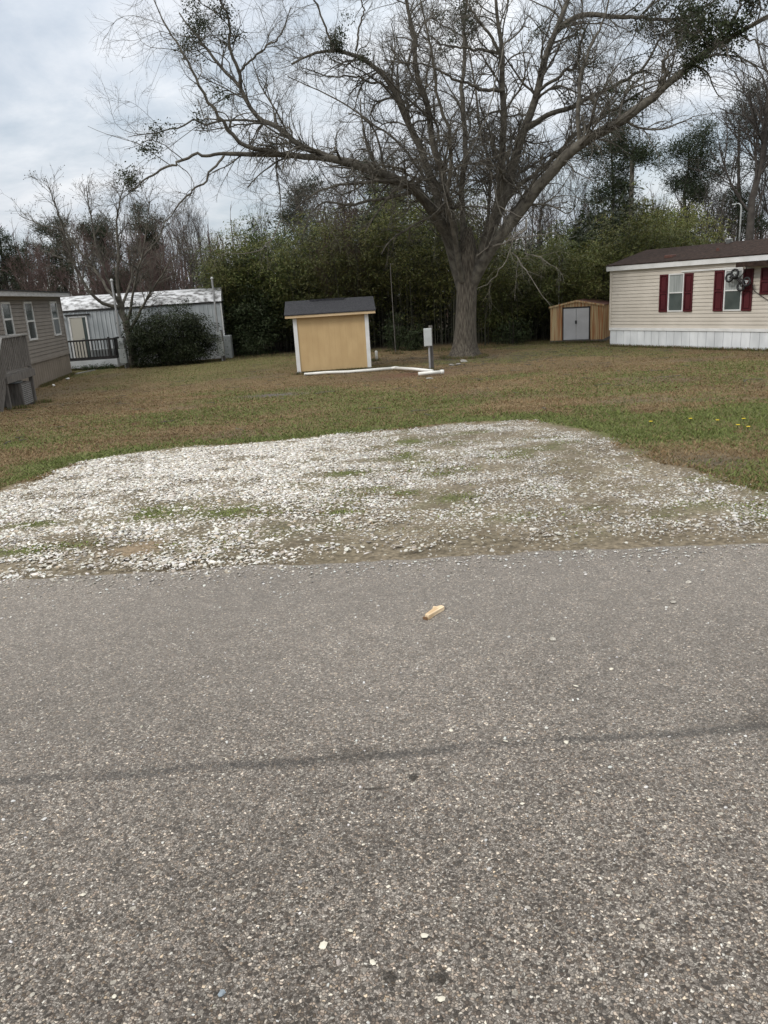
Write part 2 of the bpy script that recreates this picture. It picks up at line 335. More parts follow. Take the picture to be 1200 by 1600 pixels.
# ---- road
xr = np.r_[np.array([-400, -200, -100, -50, -30, -15, -10]), np.arange(-7, 7, .05), np.array([7, 10, 15, 30, 50, 100, 200, 400])]
def edge(x): return 4.52-.035*x-.012*np.clip(x, -7, 7)**2*(x > 0)+.09*(vn(x, x*0, .5, 61)-.5)+.09*(vn(x, x*0+3, .14, 62)-.5)
ex = edge(xr); n = len(xr)
rows = [(-4.2+0*xr, 0*xr), (ex-.5, 0*xr), (ex, -.004+0*xr), (ex+.03, -.035+0*xr)]
Vr = np.concatenate([np.stack([xr, yy, zz+.004], -1) for yy, zz in rows]); q = np.arange(n-1)
Fr = np.concatenate([np.stack([k*n+q, k*n+q+1, (k+1)*n+q+1, (k+1)*n+q], -1) for k in range(3)])
def road_mat():
    m = bpy.data.materials.new('worn_asphalt'); m.use_nodes = True; nt = m.node_tree; N = nt.nodes; L = nt.links; b = N['Principled BSDF']
    b.inputs['Roughness'].default_value = .85; b.inputs['Specular IOR Level'].default_value = .3
    tc = N.new('ShaderNodeTexCoord'); co = tc.outputs['Object']
    def noise(s, d=4, r=.5):
        z = N.new('ShaderNodeTexNoise'); z.inputs['Scale'].default_value = s; z.inputs['Detail'].default_value = d; z.inputs['Roughness'].default_value = r; L.new(co, z.inputs['Vector']); return z
    def math_(op, a, b_=None, c=None):
        z = N.new('ShaderNodeMath'); z.operation = op
        for i, v in enumerate((a, b_, c)):
            if v is None: continue
            if isinstance(v, (int, float)): z.inputs[i].default_value = v
            else: L.new(v, z.inputs[i])
        return z.outputs[0]
    def ramp(v, *st):
        z = N.new('ShaderNodeValToRGB'); e = z.color_ramp.elements
        while len(e) < len(st): e.new(.5)
        for q_, (p, c) in zip(e, st): q_.position = p; q_.color = (*c, 1)
        L.new(v, z.inputs[0]); return z.outputs[0]
    def mix(f, a, c, mode='MIX'):
        z = N.new('ShaderNodeMix'); z.data_type = 'RGBA'; z.blend_type = mode
        if isinstance(f, (int, float)): z.inputs[0].default_value = f
        else: L.new(f, z.inputs[0])
        for i, v in ((6, a), (7, c)):
            if isinstance(v, tuple): z.inputs[i].default_value = (*v, 1)
            else: L.new(v, z.inputs[i])
        return z.outputs[2]
    def mr(v, a, b_, c=0., d=1.):
        z = N.new('ShaderNodeMapRange'); z.interpolation_type = 'SMOOTHSTEP'; L.new(v, z.inputs[0])
        for i, q_ in enumerate((a, b_, c, d)): z.inputs[i+1].default_value = q_
        return z.outputs[0]
    # warp coordinates a little so stones are angular and irregular
    wn = noise(95, 2); wv_ = N.new('ShaderNodeVectorMath'); wv_.operation = 'SUBTRACT'; L.new(wn.outputs['Color'], wv_.inputs[0]); wv_.inputs[1].default_value = (.5, .5, .5)
    ws_ = N.new('ShaderNodeVectorMath'); ws_.operation = 'SCALE'; L.new(wv_.outputs[0], ws_.inputs[0]); ws_.inputs['Scale'].default_value = .009
    wa_ = N.new('ShaderNodeVectorMath'); L.new(tc.outputs['Object'], wa_.inputs[0]); L.new(ws_.outputs[0], wa_.inputs[1]); warped = wa_.outputs[0]
    def vor(s, feat='F1', rand=1., co=warped):
        z = N.new('ShaderNodeTexVoronoi'); z.feature = feat; z.inputs['Scale'].default_value = s; z.inputs['Randomness'].default_value = rand; L.new(co, z.inputs['Vector']); return z
    v1 = vor(132); e1 = vor(132, 'DISTANCE_TO_EDGE'); sep = N.new('ShaderNodeSeparateColor'); L.new(v1.outputs['Color'], sep.inputs[0])
    st = ramp(sep.outputs[0], (0, (.045, .042, .039)), (.3, (.105, .096, .088)), (.62, (.225, .205, .188)), (.9, (.37, .35, .325)), (1, (.68, .66, .62)))
    tint = ramp(sep.outputs[1], (0, (1.12, .98, .88)), (.5, (1.04, 1, .95)), (.8, (.98, 1., 1.0)), (1, (1.16, .98, .78)))
    st = mix(1., st, tint, 'MULTIPLY')
    em = mr(e1.outputs['Distance'], .0, .2, .15, 1.)
    c = mix(em, (.055, .049, .045), st)
    v3 = vor(260); s3 = N.new('ShaderNodeSeparateColor'); L.new(v3.outputs['Color'], s3.inputs[0]); c3_ = ramp(s3.outputs[0], (0, (.075, .068, .06)), (.6, (.165, .148, .135)), (1, (.42, .39, .36)))
    c = mix(mr(s2_ := sep.outputs[2], .62, .64), c, c3_)
    v2 = vor(42); s2 = N.new('ShaderNodeSeparateColor'); L.new(v2.outputs['Color'], s2.inputs[0]); d2 = mr(v2.outputs['Distance'], .34, .26)
    pick = math_('MULTIPLY', mr(s2.outputs[0], .91, .93), d2)
    c = mix(pick, c, ramp(s2.outputs[1], (0, (.13, .12, .11)), (.6, (.26, .24, .215)), (1, (.50, .48, .43))))
    # broad wear
    wv = mr(noise(.55, 5).outputs['Fac'], .3, .7, .92, 1.28); z = N.new('ShaderNodeVectorMath'); z.operation = 'SCALE'; L.new(c, z.inputs[0]); L.new(wv, z.inputs['Scale']); c = z.outputs[0]
    wv = mr(noise(9, 6, .7).outputs['Fac'], .3, .7, .8, 1.2); z = N.new('ShaderNodeVectorMath'); z.operation = 'SCALE'; L.new(c, z.inputs[0]); L.new(wv, z.inputs['Scale']); c = z.outputs[0]
    # pale dust nearer the gravel, darker toward the middle of the lane
    sx = N.new('ShaderNodeSeparateXYZ'); L.new(co, sx.inputs[0])
    dust = math_('MULTIPLY', mr(math_('ADD', sx.outputs[1], math_('MULTIPLY', noise(1.3, 5).outputs['Fac'], 1.2)), 1.9, 4.6, 0, .38), 1.)
    c = mix(dust, c, (.335, .315, .295))
    # long tar seam crossing the lane
    a = G(0, 1222); bb = G(600, 1180); cc = G(1200, 1136)
    k = (cc-a)/np.linalg.norm(cc-a); nn = np.array([-k[1], k[0]]); off = float(nn@a[:2]); mid = float(nn@bb[:2])-off
    dline = math_('ADD', math_('ADD', math_('MULTIPLY', sx.outputs[0], float(nn[0])), math_('MULTIPLY', sx.outputs[1], float(nn[1]))), -off-mid*.6)
    dl = math_('ADD', dline, math_('MULTIPLY', math_('SUBTRACT', noise(1.6, 3).outputs['Fac'], .5), .12))
    w = mr(math_('ABSOLUTE', dl), .006, .042, 1, 0); w = math_('MULTIPLY', w, mr(noise(3.2, 6, .75).outputs['Fac'], .3, .62, .25, 1)); w = math_('MULTIPLY', w, .55)
    c = mix(w, c, (.036, .038, .04))
    # oil spots
    for (px, py, r, s, kf) in ((645, 1218, .022, .8, .8), (585, 1236, .05, 5., .75), (560, 1180, .11, 1.8, .35), (610, 1531, .026, 1., .75), (685, 1531, .036, 1.3, .75), (500, 1195, .12, 2.2, .2), (1190, 1130, .1, 1.5, .3)):
        p = G(px, py)
        dx = math_('ADD', sx.outputs[0], -float(p[0])); dy = math_('MULTIPLY', math_('ADD', sx.outputs[1], -float(p[1])), s)
        rr = math_('SQRT', math_('ADD', math_('MULTIPLY', dx, dx), math_('MULTIPLY', dy, dy)))
        rr = math_('ADD', rr, math_('MULTIPLY', math_('SUBTRACT', noise(60, 3).outputs['Fac'], .5), r*1.4))
        c = mix(mr(rr, r*.5, r*1.1, kf, 0), c, (.025, .022, .018))
    L.new(mix(1., c, (.895, .872, .825), 'MULTIPLY'), b.inputs['Base Color'])
    bp = N.new('ShaderNodeBump'); bp.inputs['Strength'].default_value = .6; bp.inputs['Distance'].default_value = .0035
    h = math_('ADD', em, math_('MULTIPLY', sep.outputs[2], .9)); L.new(h, bp.inputs['Height'])
    bp2 = N.new('ShaderNodeBump'); bp2.inputs['Strength'].default_value = .35; bp2.inputs['Distance'].default_value = .01; L.new(noise(14, 5).outputs['Fac'], bp2.inputs['Height'])
    L.new(bp2.outputs[0], bp.inputs['Normal']); L.new(bp.outputs[0], b.inputs['Normal'])
    return m
r_ = npmesh('road', Vr, Fr, road_mat())
tag(r_, 'worn grey asphalt road with dark tar seam and embedded stones', 'road', kind='structure')

# ---- stones
ICO = None
def icos():
    t = (1+5**.5)/2; v = np.array([(-1, t, 0), (1, t, 0), (-1, -t, 0), (1, -t, 0), (0, -1, t), (0, 1, t), (0, -1, -t), (0, 1, -t), (t, 0, -1), (t, 0, 1), (-t, 0, -1), (-t, 0, 1)], float)
    f = np.array([(0, 11, 5), (0, 5, 1), (0, 1, 7), (0, 7, 10), (0, 10, 11), (1, 5, 9), (5, 11, 4), (11, 10, 2), (10, 7, 6), (7, 1, 8), (3, 9, 4), (3, 4, 2), (3, 2, 6), (3, 6, 8), (3, 8, 9), (4, 9, 5), (2, 4, 11), (6, 2, 10), (8, 6, 7), (9, 8, 1)])
    return v/np.linalg.norm(v[0]), f
IV, IF = icos()
def stones(name, x, y, z, r, flat, cols, rg, m=None):
    N = len(x); V = IV[None]*(1+rg.uniform(-.28, .28, (N, 12, 1))); V = V*np.stack([np.ones(N), rg.uniform(.55, .95, N), flat], -1)[:, None]
    a = rg.uniform(0, 6.283, N); c, s = np.cos(a)[:, None], np.sin(a)[:, None]
    tl = rg.normal(0, .18, (N, 2)); Vx = V[..., 0]*c-V[..., 1]*s; Vy = V[..., 0]*s+V[..., 1]*c; Vz = V[..., 2]+Vx*tl[:, :1]+Vy*tl[:, 1:]
    P = np.stack([Vx, Vy, Vz], -1)*r[:, None, None]+np.stack([x, y, z], -1)[:, None]
    Fq = (IF[None]+12*np.arange(N)[:, None, None]).reshape(-1, 3)
    return npmesh(name, P, Fq, m or M_stone, col=np.repeat(cols, 12, 0))
def stonecol(n, rg, white=.75):
    base = np.where(rg.random((n, 1)) < white, np.array([[.68, .67, .635]]), np.array([[.42, .385, .33]]))
    base = base*(1+rg.uniform(-.22, .15, (n, 1)))*(1+rg.uniform(-.03, .03, (n, 3)))
    o = rg.random((n, 1)); base = np.where(o < .06, np.array([[.2, .19, .18]]), base); base = np.where((o > .95), np.array([[.47, .40, .31]]), base); return base
rg = np.random.default_rng(5)
n = 420000; x = rg.uniform(-6.5, 4.4, n); y = rg.uniform(4.3, 12, n)
keep = rg.random(n) < stone_density(x, y); x, y = x[keep], y[keep]; n = len(x)
r = np.clip(rg.lognormal(math.log(.0090), .42, n), .004, .026)
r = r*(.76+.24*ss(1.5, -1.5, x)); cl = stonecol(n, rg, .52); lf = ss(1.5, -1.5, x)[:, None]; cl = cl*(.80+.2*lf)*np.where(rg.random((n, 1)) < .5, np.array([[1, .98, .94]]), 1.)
# stones half sunk and muddied where the pad is thin
mud = (1-np.clip(stone_density(x, y)*1.4, 0, 1))[:, None]*rg.random((n, 1)); cl = cl*(1-.55*mud)+C_SOIL*2*.55*mud
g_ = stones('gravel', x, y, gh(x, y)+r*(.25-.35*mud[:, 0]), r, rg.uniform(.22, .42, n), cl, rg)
tag(g_, 'white and grey gravel stones spread over the parking pad', 'gravel', kind='stuff')
print('stones', n)
# small chips loose on the road
n = 2600; y = 1.1+3.5*rg.random(n)**.8; x = rg.uniform(-1, 1, n)*(.75+y*.62)
r = np.clip(rg.lognormal(math.log(.0035), .4, n), .0018, .010)
m2 = 1500; x2 = rg.uniform(-4.4, 3.4, m2); y2 = edge(x2)-.03-rg.exponential(.13, m2); r2 = rg.uniform(.003, .011, m2)
x = np.r_[x, x2]; y = np.r_[y, y2]; r = np.r_[r, r2]
ok = y < edge(x)-.02; x, y, r = x[ok], y[ok], r[ok]
cl = stonecol(len(x), rg, .45)*.8
tag(stones('road_chips', x, y, .004+r*.25, r, rg.uniform(.3, .55, len(x)), cl, rg), 'tiny pale stone chips scattered loose over the asphalt', 'stone chips', kind='stuff')
# the larger single chips one can pick out
big = [(130, 1402, .011), (505, 1484, .014), (547, 1458, .011), (663, 1466, .012), (568, 1322, .008), (607, 1388, .008), (347, 1560, .014), (180, 1560, .010), (955, 1048, .012), (900, 1074, .013), (705, 1143, .010), (790, 1161, .011), (885, 1163, .012), (583, 1510, .011), (690, 1565, .012), (1015, 1252, .009), (816, 1260, .009), (966, 1402, .009), (42, 1385, .01)]
for i, (px, py, rr) in enumerate(big):
    p = G(px, py); o = stones('stone_chip', np.zeros(1), np.zeros(1), np.zeros(1), np.array([rr*.9]), np.array([.28]), np.array([[.62, .58, .48] if i != 6 else [.24, .28, .31]]), rg)
    o.location = (p[0], p[1], .004+rr*.2)
    hrow = 'near edge' if py > 1450 else ('lower middle' if py > 1300 else ('middle' if py > 1100 else 'far half'))
    tag(o, None, 'stone', 'larger pale chips on the asphalt')
    o['label'] = {0: 'pale chip left of centre on near asphalt, alone', 1: 'widest cream triangular chip near bottom of the asphalt', 2: 'small white square chip just above the widest cream chip', 3: 'irregular cream chip low in the centre of the road',
                  4: 'small round white chip below the tar seam, lone at centre', 5: 'pale chip between the tar seam and the cream chips', 6: 'flat blue grey chip at the bottom left of the road', 7: 'cream chip at lower left, beside the blue grey chip',
                  8: 'white flake right of centre, beyond the tar seam', 9: 'white pebble closest below the flake beyond the seam', 10: 'white chip lying just above the tar seam at centre', 11: 'white chip sitting on the dark tar seam right of centre',
                  12: 'pale square chip touching the seam at its right part', 13: 'small cream sliver low in the middle of the road', 14: 'rounded pale pebble right of the bottom oil spots', 15: 'round cream chip below the seam toward the right', 16: 'white chip just below the seam right of the oil spot',
                  17: 'single pale chip in the lower right of the road', 18: 'small pale chip by the left edge of near asphalt'}[i]

# ---- lawn blades
def blades(name, n, rg, xf, label):
    u = rg.random(n); y = 4.7*(37/4.7)**u; x = rg.uniform(-1, 1, n)*(y*.56+1.2)+y*.02
    sd = poly_sd(x, y, PAD)+(vn(x, y, .5, 43)-.5)*.6; gr = greenness(x, y); so = soilness(x, y)
    p = np.where(sd < 0, gr*.9, 1-.75*so); p = p*ss(4.75, 5.2, y)
    k = rg.random(n) < p; x, y, gr, sd = x[k], y[k], gr[k], sd[k]; n = len(x)
    g = rg.random(n) < np.clip(gr*1.1+(vn(x, y, .3, 71)-.5)*.5, 0, .95)
    cb = np.array([[.215, .155, .084]])*(1+rg.uniform(-.3, .3, (n, 1)))*np.where(rg.random((n, 1)) < .35, np.array([[.85, .78, .72]]), 1)
    cg = np.array([[.125, .15, .045]])*np.where(sd < 0, 1.45, 1)[:, None]*(1+rg.uniform(-.4, .4, (n, 1)))
    c = np.where(g[:, None], cg, cb*(.8+.4*vn(x, y, 1.7, 41)[:, None]))
    h = rg.uniform(.012, .036, n)*(1+.25*g)*np.where(sd < 0, .45, 1); w = .004+.0011*np.clip(y, 0, 20)*rg.uniform(.5, 1, n)*.7; a = rg.uniform(0, 6.283, n); ln = rg.normal(0, .9, (n, 2))*h[:, None]
    b = np.stack([x, y, gh(x, y)-.004], -1); dx = np.stack([np.cos(a)*w, np.sin(a)*w, 0*a], -1); tp = b+np.stack([ln[:, 0], ln[:, 1], h], -1)
    V = np.stack([b-dx, b+dx, tp], 1).reshape(-1, 3)
    o = npmesh(name, V, np.arange(n*3).reshape(-1, 3), M_blade, col=np.repeat(c, 3, 0)); tag(o, label, 'grass', kind='stuff'); print('blades', n)
blades('grass', 420000, np.random.default_rng(8), None, 'short mown winter grass, mostly brown with green patches')
# longer grass left uncut at the foot of walls, posts and the trunk
rg = np.random.default_rng(12); pts = []
def along(a, b, n, wd):
    t = rg.random((n, 1)); pts.append(np.asarray(a)[None, :2]*(1-t)+np.asarray(b)[None, :2]*t+rg.normal(0, wd, (n, 2)))
_a, _b = G(953, 541), G(1200, 548); _d = (_b-_a)[:2]/np.linalg.norm((_b-_a)[:2]); _n = np.array([_d[1], -_d[0]])
along(_a[:2]+_n*.06, _b[:2]+_d*4+_n*.06, 5200, .05)
_a, _b = G(60, 605), G(113, 585); along(_a[:2]+np.array([.08, 0]), _b[:2]+np.array([.08, 0]), 2200, .05)
along((-2.85, 27.8), (-.15, 27.9), 1800, .07); along((-14.4, 36.3), (-12.1, 36.5), 1500, .06); along((-11.6, 36.), (-7.3, 37.), 2200, .2)
along((7.9, 34.9), (9.9, 34.), 1600, .08); along((2.5, 35), (9, 35.5), 1800, .5); along((-7, 38.3), (2, 36.3), 2600, .5)
an = rg.random(2600)*6.283; rd = rg.uniform(.5, .95, 2600); pts.append(np.stack([3.52+np.cos(an)*rd, 30.6+np.sin(an)*rd], 1))
for c_ in ((1.85, 26.2), (1.0, 34.5), (-.0, 31.5), (-11.5, 36.), (-7.2, 37.1), (-9.5, 20.7), (-9.8, 22.9)): pts.append(np.array(c_)+rg.normal(0, .12, (260, 2)))
pq = np.concatenate(pts); x, y = pq[:, 0], pq[:, 1]; n = len(x); h = rg.uniform(.05, .15, n); a = rg.uniform(0, 6.283, n); w = rg.uniform(.008, .016, n)
b = np.stack([x, y, gh(x, y)-.01], -1); dx = np.stack([np.cos(a)*w, np.sin(a)*w, 0*a], -1); tp = b+np.stack([rg.normal(0, .4, n)*h, rg.normal(0, .4, n)*h, h], -1)
cc_ = np.where(rg.random((n, 1)) < .4, np.array([[.09, .115, .035]]), np.array([[.18, .135, .075]]))*(1+rg.uniform(-.35, .3, (n, 1)))
tag(npmesh('tall_grass', np.stack([b-dx, b+dx, tp], 1).reshape(-1, 3), np.arange(n*3).reshape(-1, 3), M_blade, col=np.repeat(cc_, 3, 0)), 'longer uncut grass along walls, posts and the trunk foot', 'grass', kind='stuff')
# dead leaves on the lawn
rg = np.random.default_rng(9); n = 5200; y = 11+rg.random(n)*25; x = rg.uniform(-1, 1, n)*(y*.55); w = .3+ss(.45, .7, vn(x, y, 3, 77))+np.exp(-((x-3)/4)**2-((y-30)/5)**2)
k = (rg.random(n) < w) & (poly_sd(x, y, PAD) > .1); x, y = x[k], y[k]; n = len(x)
V, Q = quads(np.stack([x, y, gh(x, y)+.02], -1), np.stack([rg.normal(size=n), rg.normal(size=n), rg.normal(size=n)*.3], -1), np.stack([rg.normal(size=n)*.5, rg.normal(size=n)*.5, np.ones(n)], -1), rg.uniform(.035, .08, n), rg.uniform(.025, .045, n))
tag(npmesh('leaf_litter', V, Q, M_leaf, col=leafcol(n, rg, (.13, .075, .04), .4)), 'dead brown leaves scattered over the lawn', 'leaf litter', kind='stuff')
rg = np.random.default_rng(91); n = 420; x = np.r_[rg.normal(3.5, 3.2, 300), rg.uniform(-9, 10, 120)]; y = np.r_[rg.normal(29.5, 3., 300), rg.uniform(12, 34, 120)]; k = poly_sd(x, y, PAD) > .3; x, y = x[k], y[k]; n = len(x)
P = np.zeros((n, 5, 3)); a = rg.uniform(0, 6.283, n); ln = rg.uniform(.08, .5, n); t = np.linspace(0, 1, 5); P[:, :, 0] = x[:, None]+np.cos(a)[:, None]*ln[:, None]*t+rg.normal(0, .012, (n, 5)); P[:, :, 1] = y[:, None]+np.sin(a)[:, None]*ln[:, None]*t+rg.normal(0, .012, (n, 5)); P[:, :, 2] = gh(P[:, :, 0], P[:, :, 1])+.03+rg.random((n, 5))*.02
STICKS = (P, np.linspace(.009, .004, 5)[None]*np.ones((n, 1)))
# dandelions
for i, (px, py) in enumerate([(1016, 663), (1078, 659), (1152, 670), (1161, 660), (1168, 673), (1120, 662)]):
    p = G(px, py); z = float(gh(p[0], p[1])); e = empty('dandelion', (p[0], p[1], z), label='small yellow dandelion flower open in the green grass at right', cat='flower', group='dandelions in the grass right of the gravel')
    MB().tube([(0, 0, 0), (.005, 0, .05)], .003, 6).build('stem', M_leaf, e)
    m = MB()
    for j in range(10):
        a = j*.628; m.poly([(.005, 0, .05), (.005+.022*math.cos(a-.25), .022*math.sin(a-.25), .058), (.005+.026*math.cos(a), .026*math.sin(a), .056), (.005+.022*math.cos(a+.25), .022*math.sin(a+.25), .058)])
    m.build('flower_head', M_gold, e)

# ---- broken wood piece and flat stones on the road
p = G(678, 961); e = empty('wood_chip', (p[0], p[1], .004), R(52), 'split pale pine wood chip lying on the asphalt', 'wood chip')
m = MB(); prof = [(-.083, -.012), (-.075, -.022), (0, -.02), (.06, -.024), (.078, -.016), (.084, .006), (.07, .018), (.045, .017), (.04, .032), (.03, .03), (.02, .016), (-.03, .014), (-.07, .009)]
n0 = len(prof); rg = np.random.default_rng(3)
bot = [(a, b, 0.) for a, b in prof]; top = [(a*.97, b*.86-.001, .02+.004*math.sin(a*60)) for a, b in prof]
m.v = bot+top; m.f = [tuple(range(n0))[::-1], tuple(range(n0, 2*n0))]+[(i, (i+1) % n0, n0+(i+1) % n0, n0+i) for i in range(n0)]
m.build('split_wood', M_chip, e, bev=.0015); MB().box(-.088, -.0835, -.018, .008, .001, .016).build('bark_edge', M_chipd, e)
for (px, py, rr, lb) in ((1053, 944, .021, 'larger flat pale stone lying on the right of the asphalt'), (1052, 937, .010, 'little chip touching the larger flat pale stone'), (1076, 912, .017, 'flat dull grey stone between the gravel and the pale stone'), (864, 1001, .02, 'thin flat cream flake low on the road right of the wood chip')):
    p = G(px, py); o = stones('flat_stone', np.zeros(1), np.zeros(1), np.zeros(1), np.array([rr]), np.array([.35]), np.array([[.5, .47, .4]]), rg, M_flat); o.location = (p[0], p[1], .004+rr*.25)
    tag(o, lb, 'stone', 'flat stones on the far side of the asphalt')

# ================================================================= BUILDINGS
def lap(x0, x1, z0, z1, st=.128, d=.026):
    prof = []; z = z0
    while z < z1-.01:
        t = min(z+st, z1); prof += [(-d, z), (-d*.55, t-.015), (.02, t-.013), (.02, t)]; z += st
    return prof
def corr(x0, x1, p=.3, d=.02, kind='rib'):
    out = []; x = x0
    while x < x1-1e-6:
        if kind == 'rib': out += [(x, 0), (x+p*.08, -d), (x+p*.2, -d), (x+p*.28, 0)]
        elif kind == 'groove': out += ([(x, -d), (x+.003, .01), (x+.015, .01), (x+.018, -d)] if d > 0 else [(x, 0), (x+.002, .003), (x+.006, .003), (x+.008, 0)])
        x += p
    out = [q for q in out if q[0] < x1]+[(x1, out[-1][1])]; return out
def frame_of(a, b):
    d = b-a; return math.atan2(d[1], d[0])
def window(par, x0, x1, z0, z1, y=-.03, fr=M_white, upper=None, lower=None, w=.045):
    f = MB(); f.box(x0, x0+w, y-.03, y+.03, z0, z1).box(x1-w, x1, y-.03, y+.03, z0, z1).box(x0+w, x1-w, y-.03, y+.03, z0, z0+w).box(x0+w, x1-w, y-.03, y+.03, z1-w, z1)
    zm = (z0+z1)/2; f.box(x0+w, x1-w, y-.026, y+.02, zm-w*.45, zm+w*.45)
    o = empty('window'); o.parent = par
    f.build('frame', fr, o)
    a = MB().box(x0+w, x1-w, y-.002, y+.012, zm+w*.45, z1-w).build('pane', upper or M_glass, o)
    b = MB().box(x0+w, x1-w, y-.002, y+.012, z0+w, zm-w*.45).build('pane', lower or M_glass, o)
    return o
def shutter(par, x0, x1, z0, z1):
    m = MB(); y0, y1 = -.075, -.035; m.box(x0, x1, y1, 0, z0, z1)
    w = .05; zm = (z0+z1)/2
    for a, b in ((x0, x0+w), (x1-w, x1)): m.box(a, b, y0, y1, z0, z1)
    for a in (z0, z1-w*1.3, zm-w*.6): m.box(x0+w, x1-w, y0+.003, y1, a, a+w*1.2)
    k = z0+w*1.3
    for lo_, hi_ in ((z0+w*1.2, zm-w*.6), (zm+w*.6, z1-w*1.3)):
        m.box(x0+w+.03, x1-w-.03, y0+.012, y1, lo_+.03, hi_-.03)
    m.build('shutter', M_shut, par)

# --- cream mobile home on the right
A = G(953, 541); B = G(1200, 548); ang = frame_of(A, B); z0 = -1.07
H = empty('mobile_home', (A[0], A[1], z0), ang, 'cream vinyl sided mobile home with maroon shutters, brown roof and white skirting', 'mobile home')
def HZ(z): return z-z0
LEN = 16.; DEP = 4.3; zt = HZ(1.86)
M_ = MB(); M_.sheet(lap(0, LEN, HZ(-.32), zt), 0, LEN)
M_.poly([(0, DEP, HZ(-.32)), (0, 0, HZ(-.32)), (0, 0, zt), (0, DEP/2, zt+.5), (0, DEP, zt)]); M_.poly([(LEN, 0, HZ(-.32)), (LEN, DEP, HZ(-.32)), (LEN, DEP, zt), (LEN, DEP/2, zt+.5), (LEN, 0, zt)]); M_.poly([(LEN, DEP, HZ(-.32)), (0, DEP, HZ(-.32)), (0, DEP, zt), (LEN, DEP, zt)])
M_.build('wall', M_beige, H)
MB().vsheet(corr(0, LEN, .34, .012, 'groove'), 0, HZ(-.42)).vsheet([(0, DEP), (0, 0)], 0, HZ(-.42)).build('skirting', M_skirt, H)
MB().box(-.02, LEN, -.05, .01, HZ(-.42), HZ(-.32)).build('skirting_rail', M_white, H)
MB().box(-.03, .06, -.045, .02, HZ(-.32), zt).build('corner_trim', M_beige, H)
MB().box(-.12, LEN, -.16, -.13, HZ(1.85), HZ(2.02)).box(-.12, LEN, -.13, 0, HZ(1.85), HZ(1.87)).build('fascia', M_white, H)
sl = .235; zr = HZ(2.03); rz_ = zr+(DEP/2+.16)*sl
m = MB(); th = .03
for s_ in (0, 1):
    ya, yb = (-.18, DEP/2) if s_ == 0 else (DEP+.18, DEP/2)
    m.prism([(-.14, ya, zr), (LEN, ya, zr), (LEN, yb, rz_), (-.14, yb, rz_)], (0, 0, th))
rf = m.build('roof', M_roof, H)
MB().prism([(-.13, -.16, zr-.1), (-.13, DEP/2, rz_-.02), (-.13, DEP+.16, zr-.1), (-.13, DEP+.16, zr-.02), (-.13, DEP/2, rz_-.0), (-.13, -.16, zr-.02)], (.03, 0, 0)).build('rake_board', M_white, H)
def roofz(y): return zr+(y+.18)*sl+th
for (u, y_, w_) in ((2.2, .35, .26), (4.05, .8, .03)):
    MB().box(u, u+.34 if w_ > .1 else u+.12, y_, y_+w_, roofz(y_)-.01, roofz(y_)+.10).build('roof_vent', M_shroof, H, bev=.02)
m = MB(); m.tube([(3.7, 2.0, roofz(2.)-.05), (3.7, 2.0, roofz(2.)+.1), (3.7, 2, roofz(2.)+.12), (3.7, 2, roofz(2.)+.15)], [.10, .10, .15, .05], 14); o = m.build('roof_vent', M_lgrey, H, smooth=True); o['label'] = 'white dome vent on the ridge'
for (a, b, w0, w1, za, zb) in ((2.35, 3.80, 2.74, 3.44, .265, 1.60),):
    pass
shutter(H, 2.38, 2.74, HZ(.265), HZ(1.60)); shutter(H, 3.45, 3.80, HZ(.265), HZ(1.60)); window(H, 2.76, 3.43, HZ(.27), HZ(1.61), upper=M_curt)
shutter(H, 4.67, 5.04, HZ(.265), HZ(1.62)); shutter(H, 5.76, 6.11, HZ(.265), HZ(1.62)); window(H, 5.06, 5.74, HZ(.27), HZ(1.62), upper=M_curt)
shutter(H, 6.38, 6.74, HZ(.78), HZ(1.62)); shutter(H, 7.5, 7.86, HZ(.78), HZ(1.62)); window(H, 6.76, 7.48, HZ(.79), HZ(1.62), upper=M_curt)
MB().box(3.3, 4.0+1.72, -.06, -.02, HZ(1.64), HZ(1.69)).box(5.0, 5.74, -.075, -.02, HZ(1.63), HZ(1.70)).build('window_head_trim', M_white, H)
m = MB(); m.box(5.78, LEN, -.5, -.03, HZ(1.74), HZ(1.82)); m.box(5.78, LEN, -.54, -.5, HZ(1.68), HZ(1.83)); m.build('porch_roof', M_roof, H)
# twigs/weed by skirt, cable
MB().tube([(6.0, -.06, HZ(1.3)), (6.2, -.08, HZ(.9)), (6.6, -.08, HZ(.65)), (7.2, -.06, HZ(.4))], .012, 6).build('cable', M_black, H)
# small black wheeled toy cart hanging from the porch roof
nH = np.array([math.sin(ang), -math.cos(ang)]); eH = np.array([math.cos(ang), math.sin(ang)])
def wallpt(px, py, off):
    a = A[:2]+nH*off; d = ray(px, py); t = ((a-EYE[:2])@nH)/(d[:2]@nH); return EYE+d*t
def z1pt(zx, zy, off): return wallpt(1080+zx/8.89, 380+zy/8.89, off)
sw = z1pt(650, 520, .3); e = empty('hanging_cart', sw, 0, 'small black four wheeled toy cart hung from porch roof before the maroon shutter', 'toy cart')
W4 = [(605, 420, .36), (530, 480, .24), (770, 535, .36), (690, 605, .24)]
cs = [z1pt(a, b, o_)-sw for a, b, o_ in W4]
for c_ in cs:
    we = empty('wheel', c_); we.parent = e
    MB().ring((0, 0, 0), (nH[0], nH[1], .1), .125, .036).build('tyre', M_black, we, smooth=True)
    m = MB()
    m.ring((0, 0, 0), (nH[0], nH[1], .1), .03, .02, 12, 6)
    for k in range(3):
        a = k*2.09+.4; v = (eH[0]*math.cos(a)*.11, eH[1]*math.cos(a)*.11, math.sin(a)*.11); m.tube([(0, 0, 0), v], .009, 6)
    m.build('rim', M_lgrey, we)
m = MB()
for i, j in ((0, 1), (2, 3)): m.tube([cs[i], cs[j]], .022, 8)
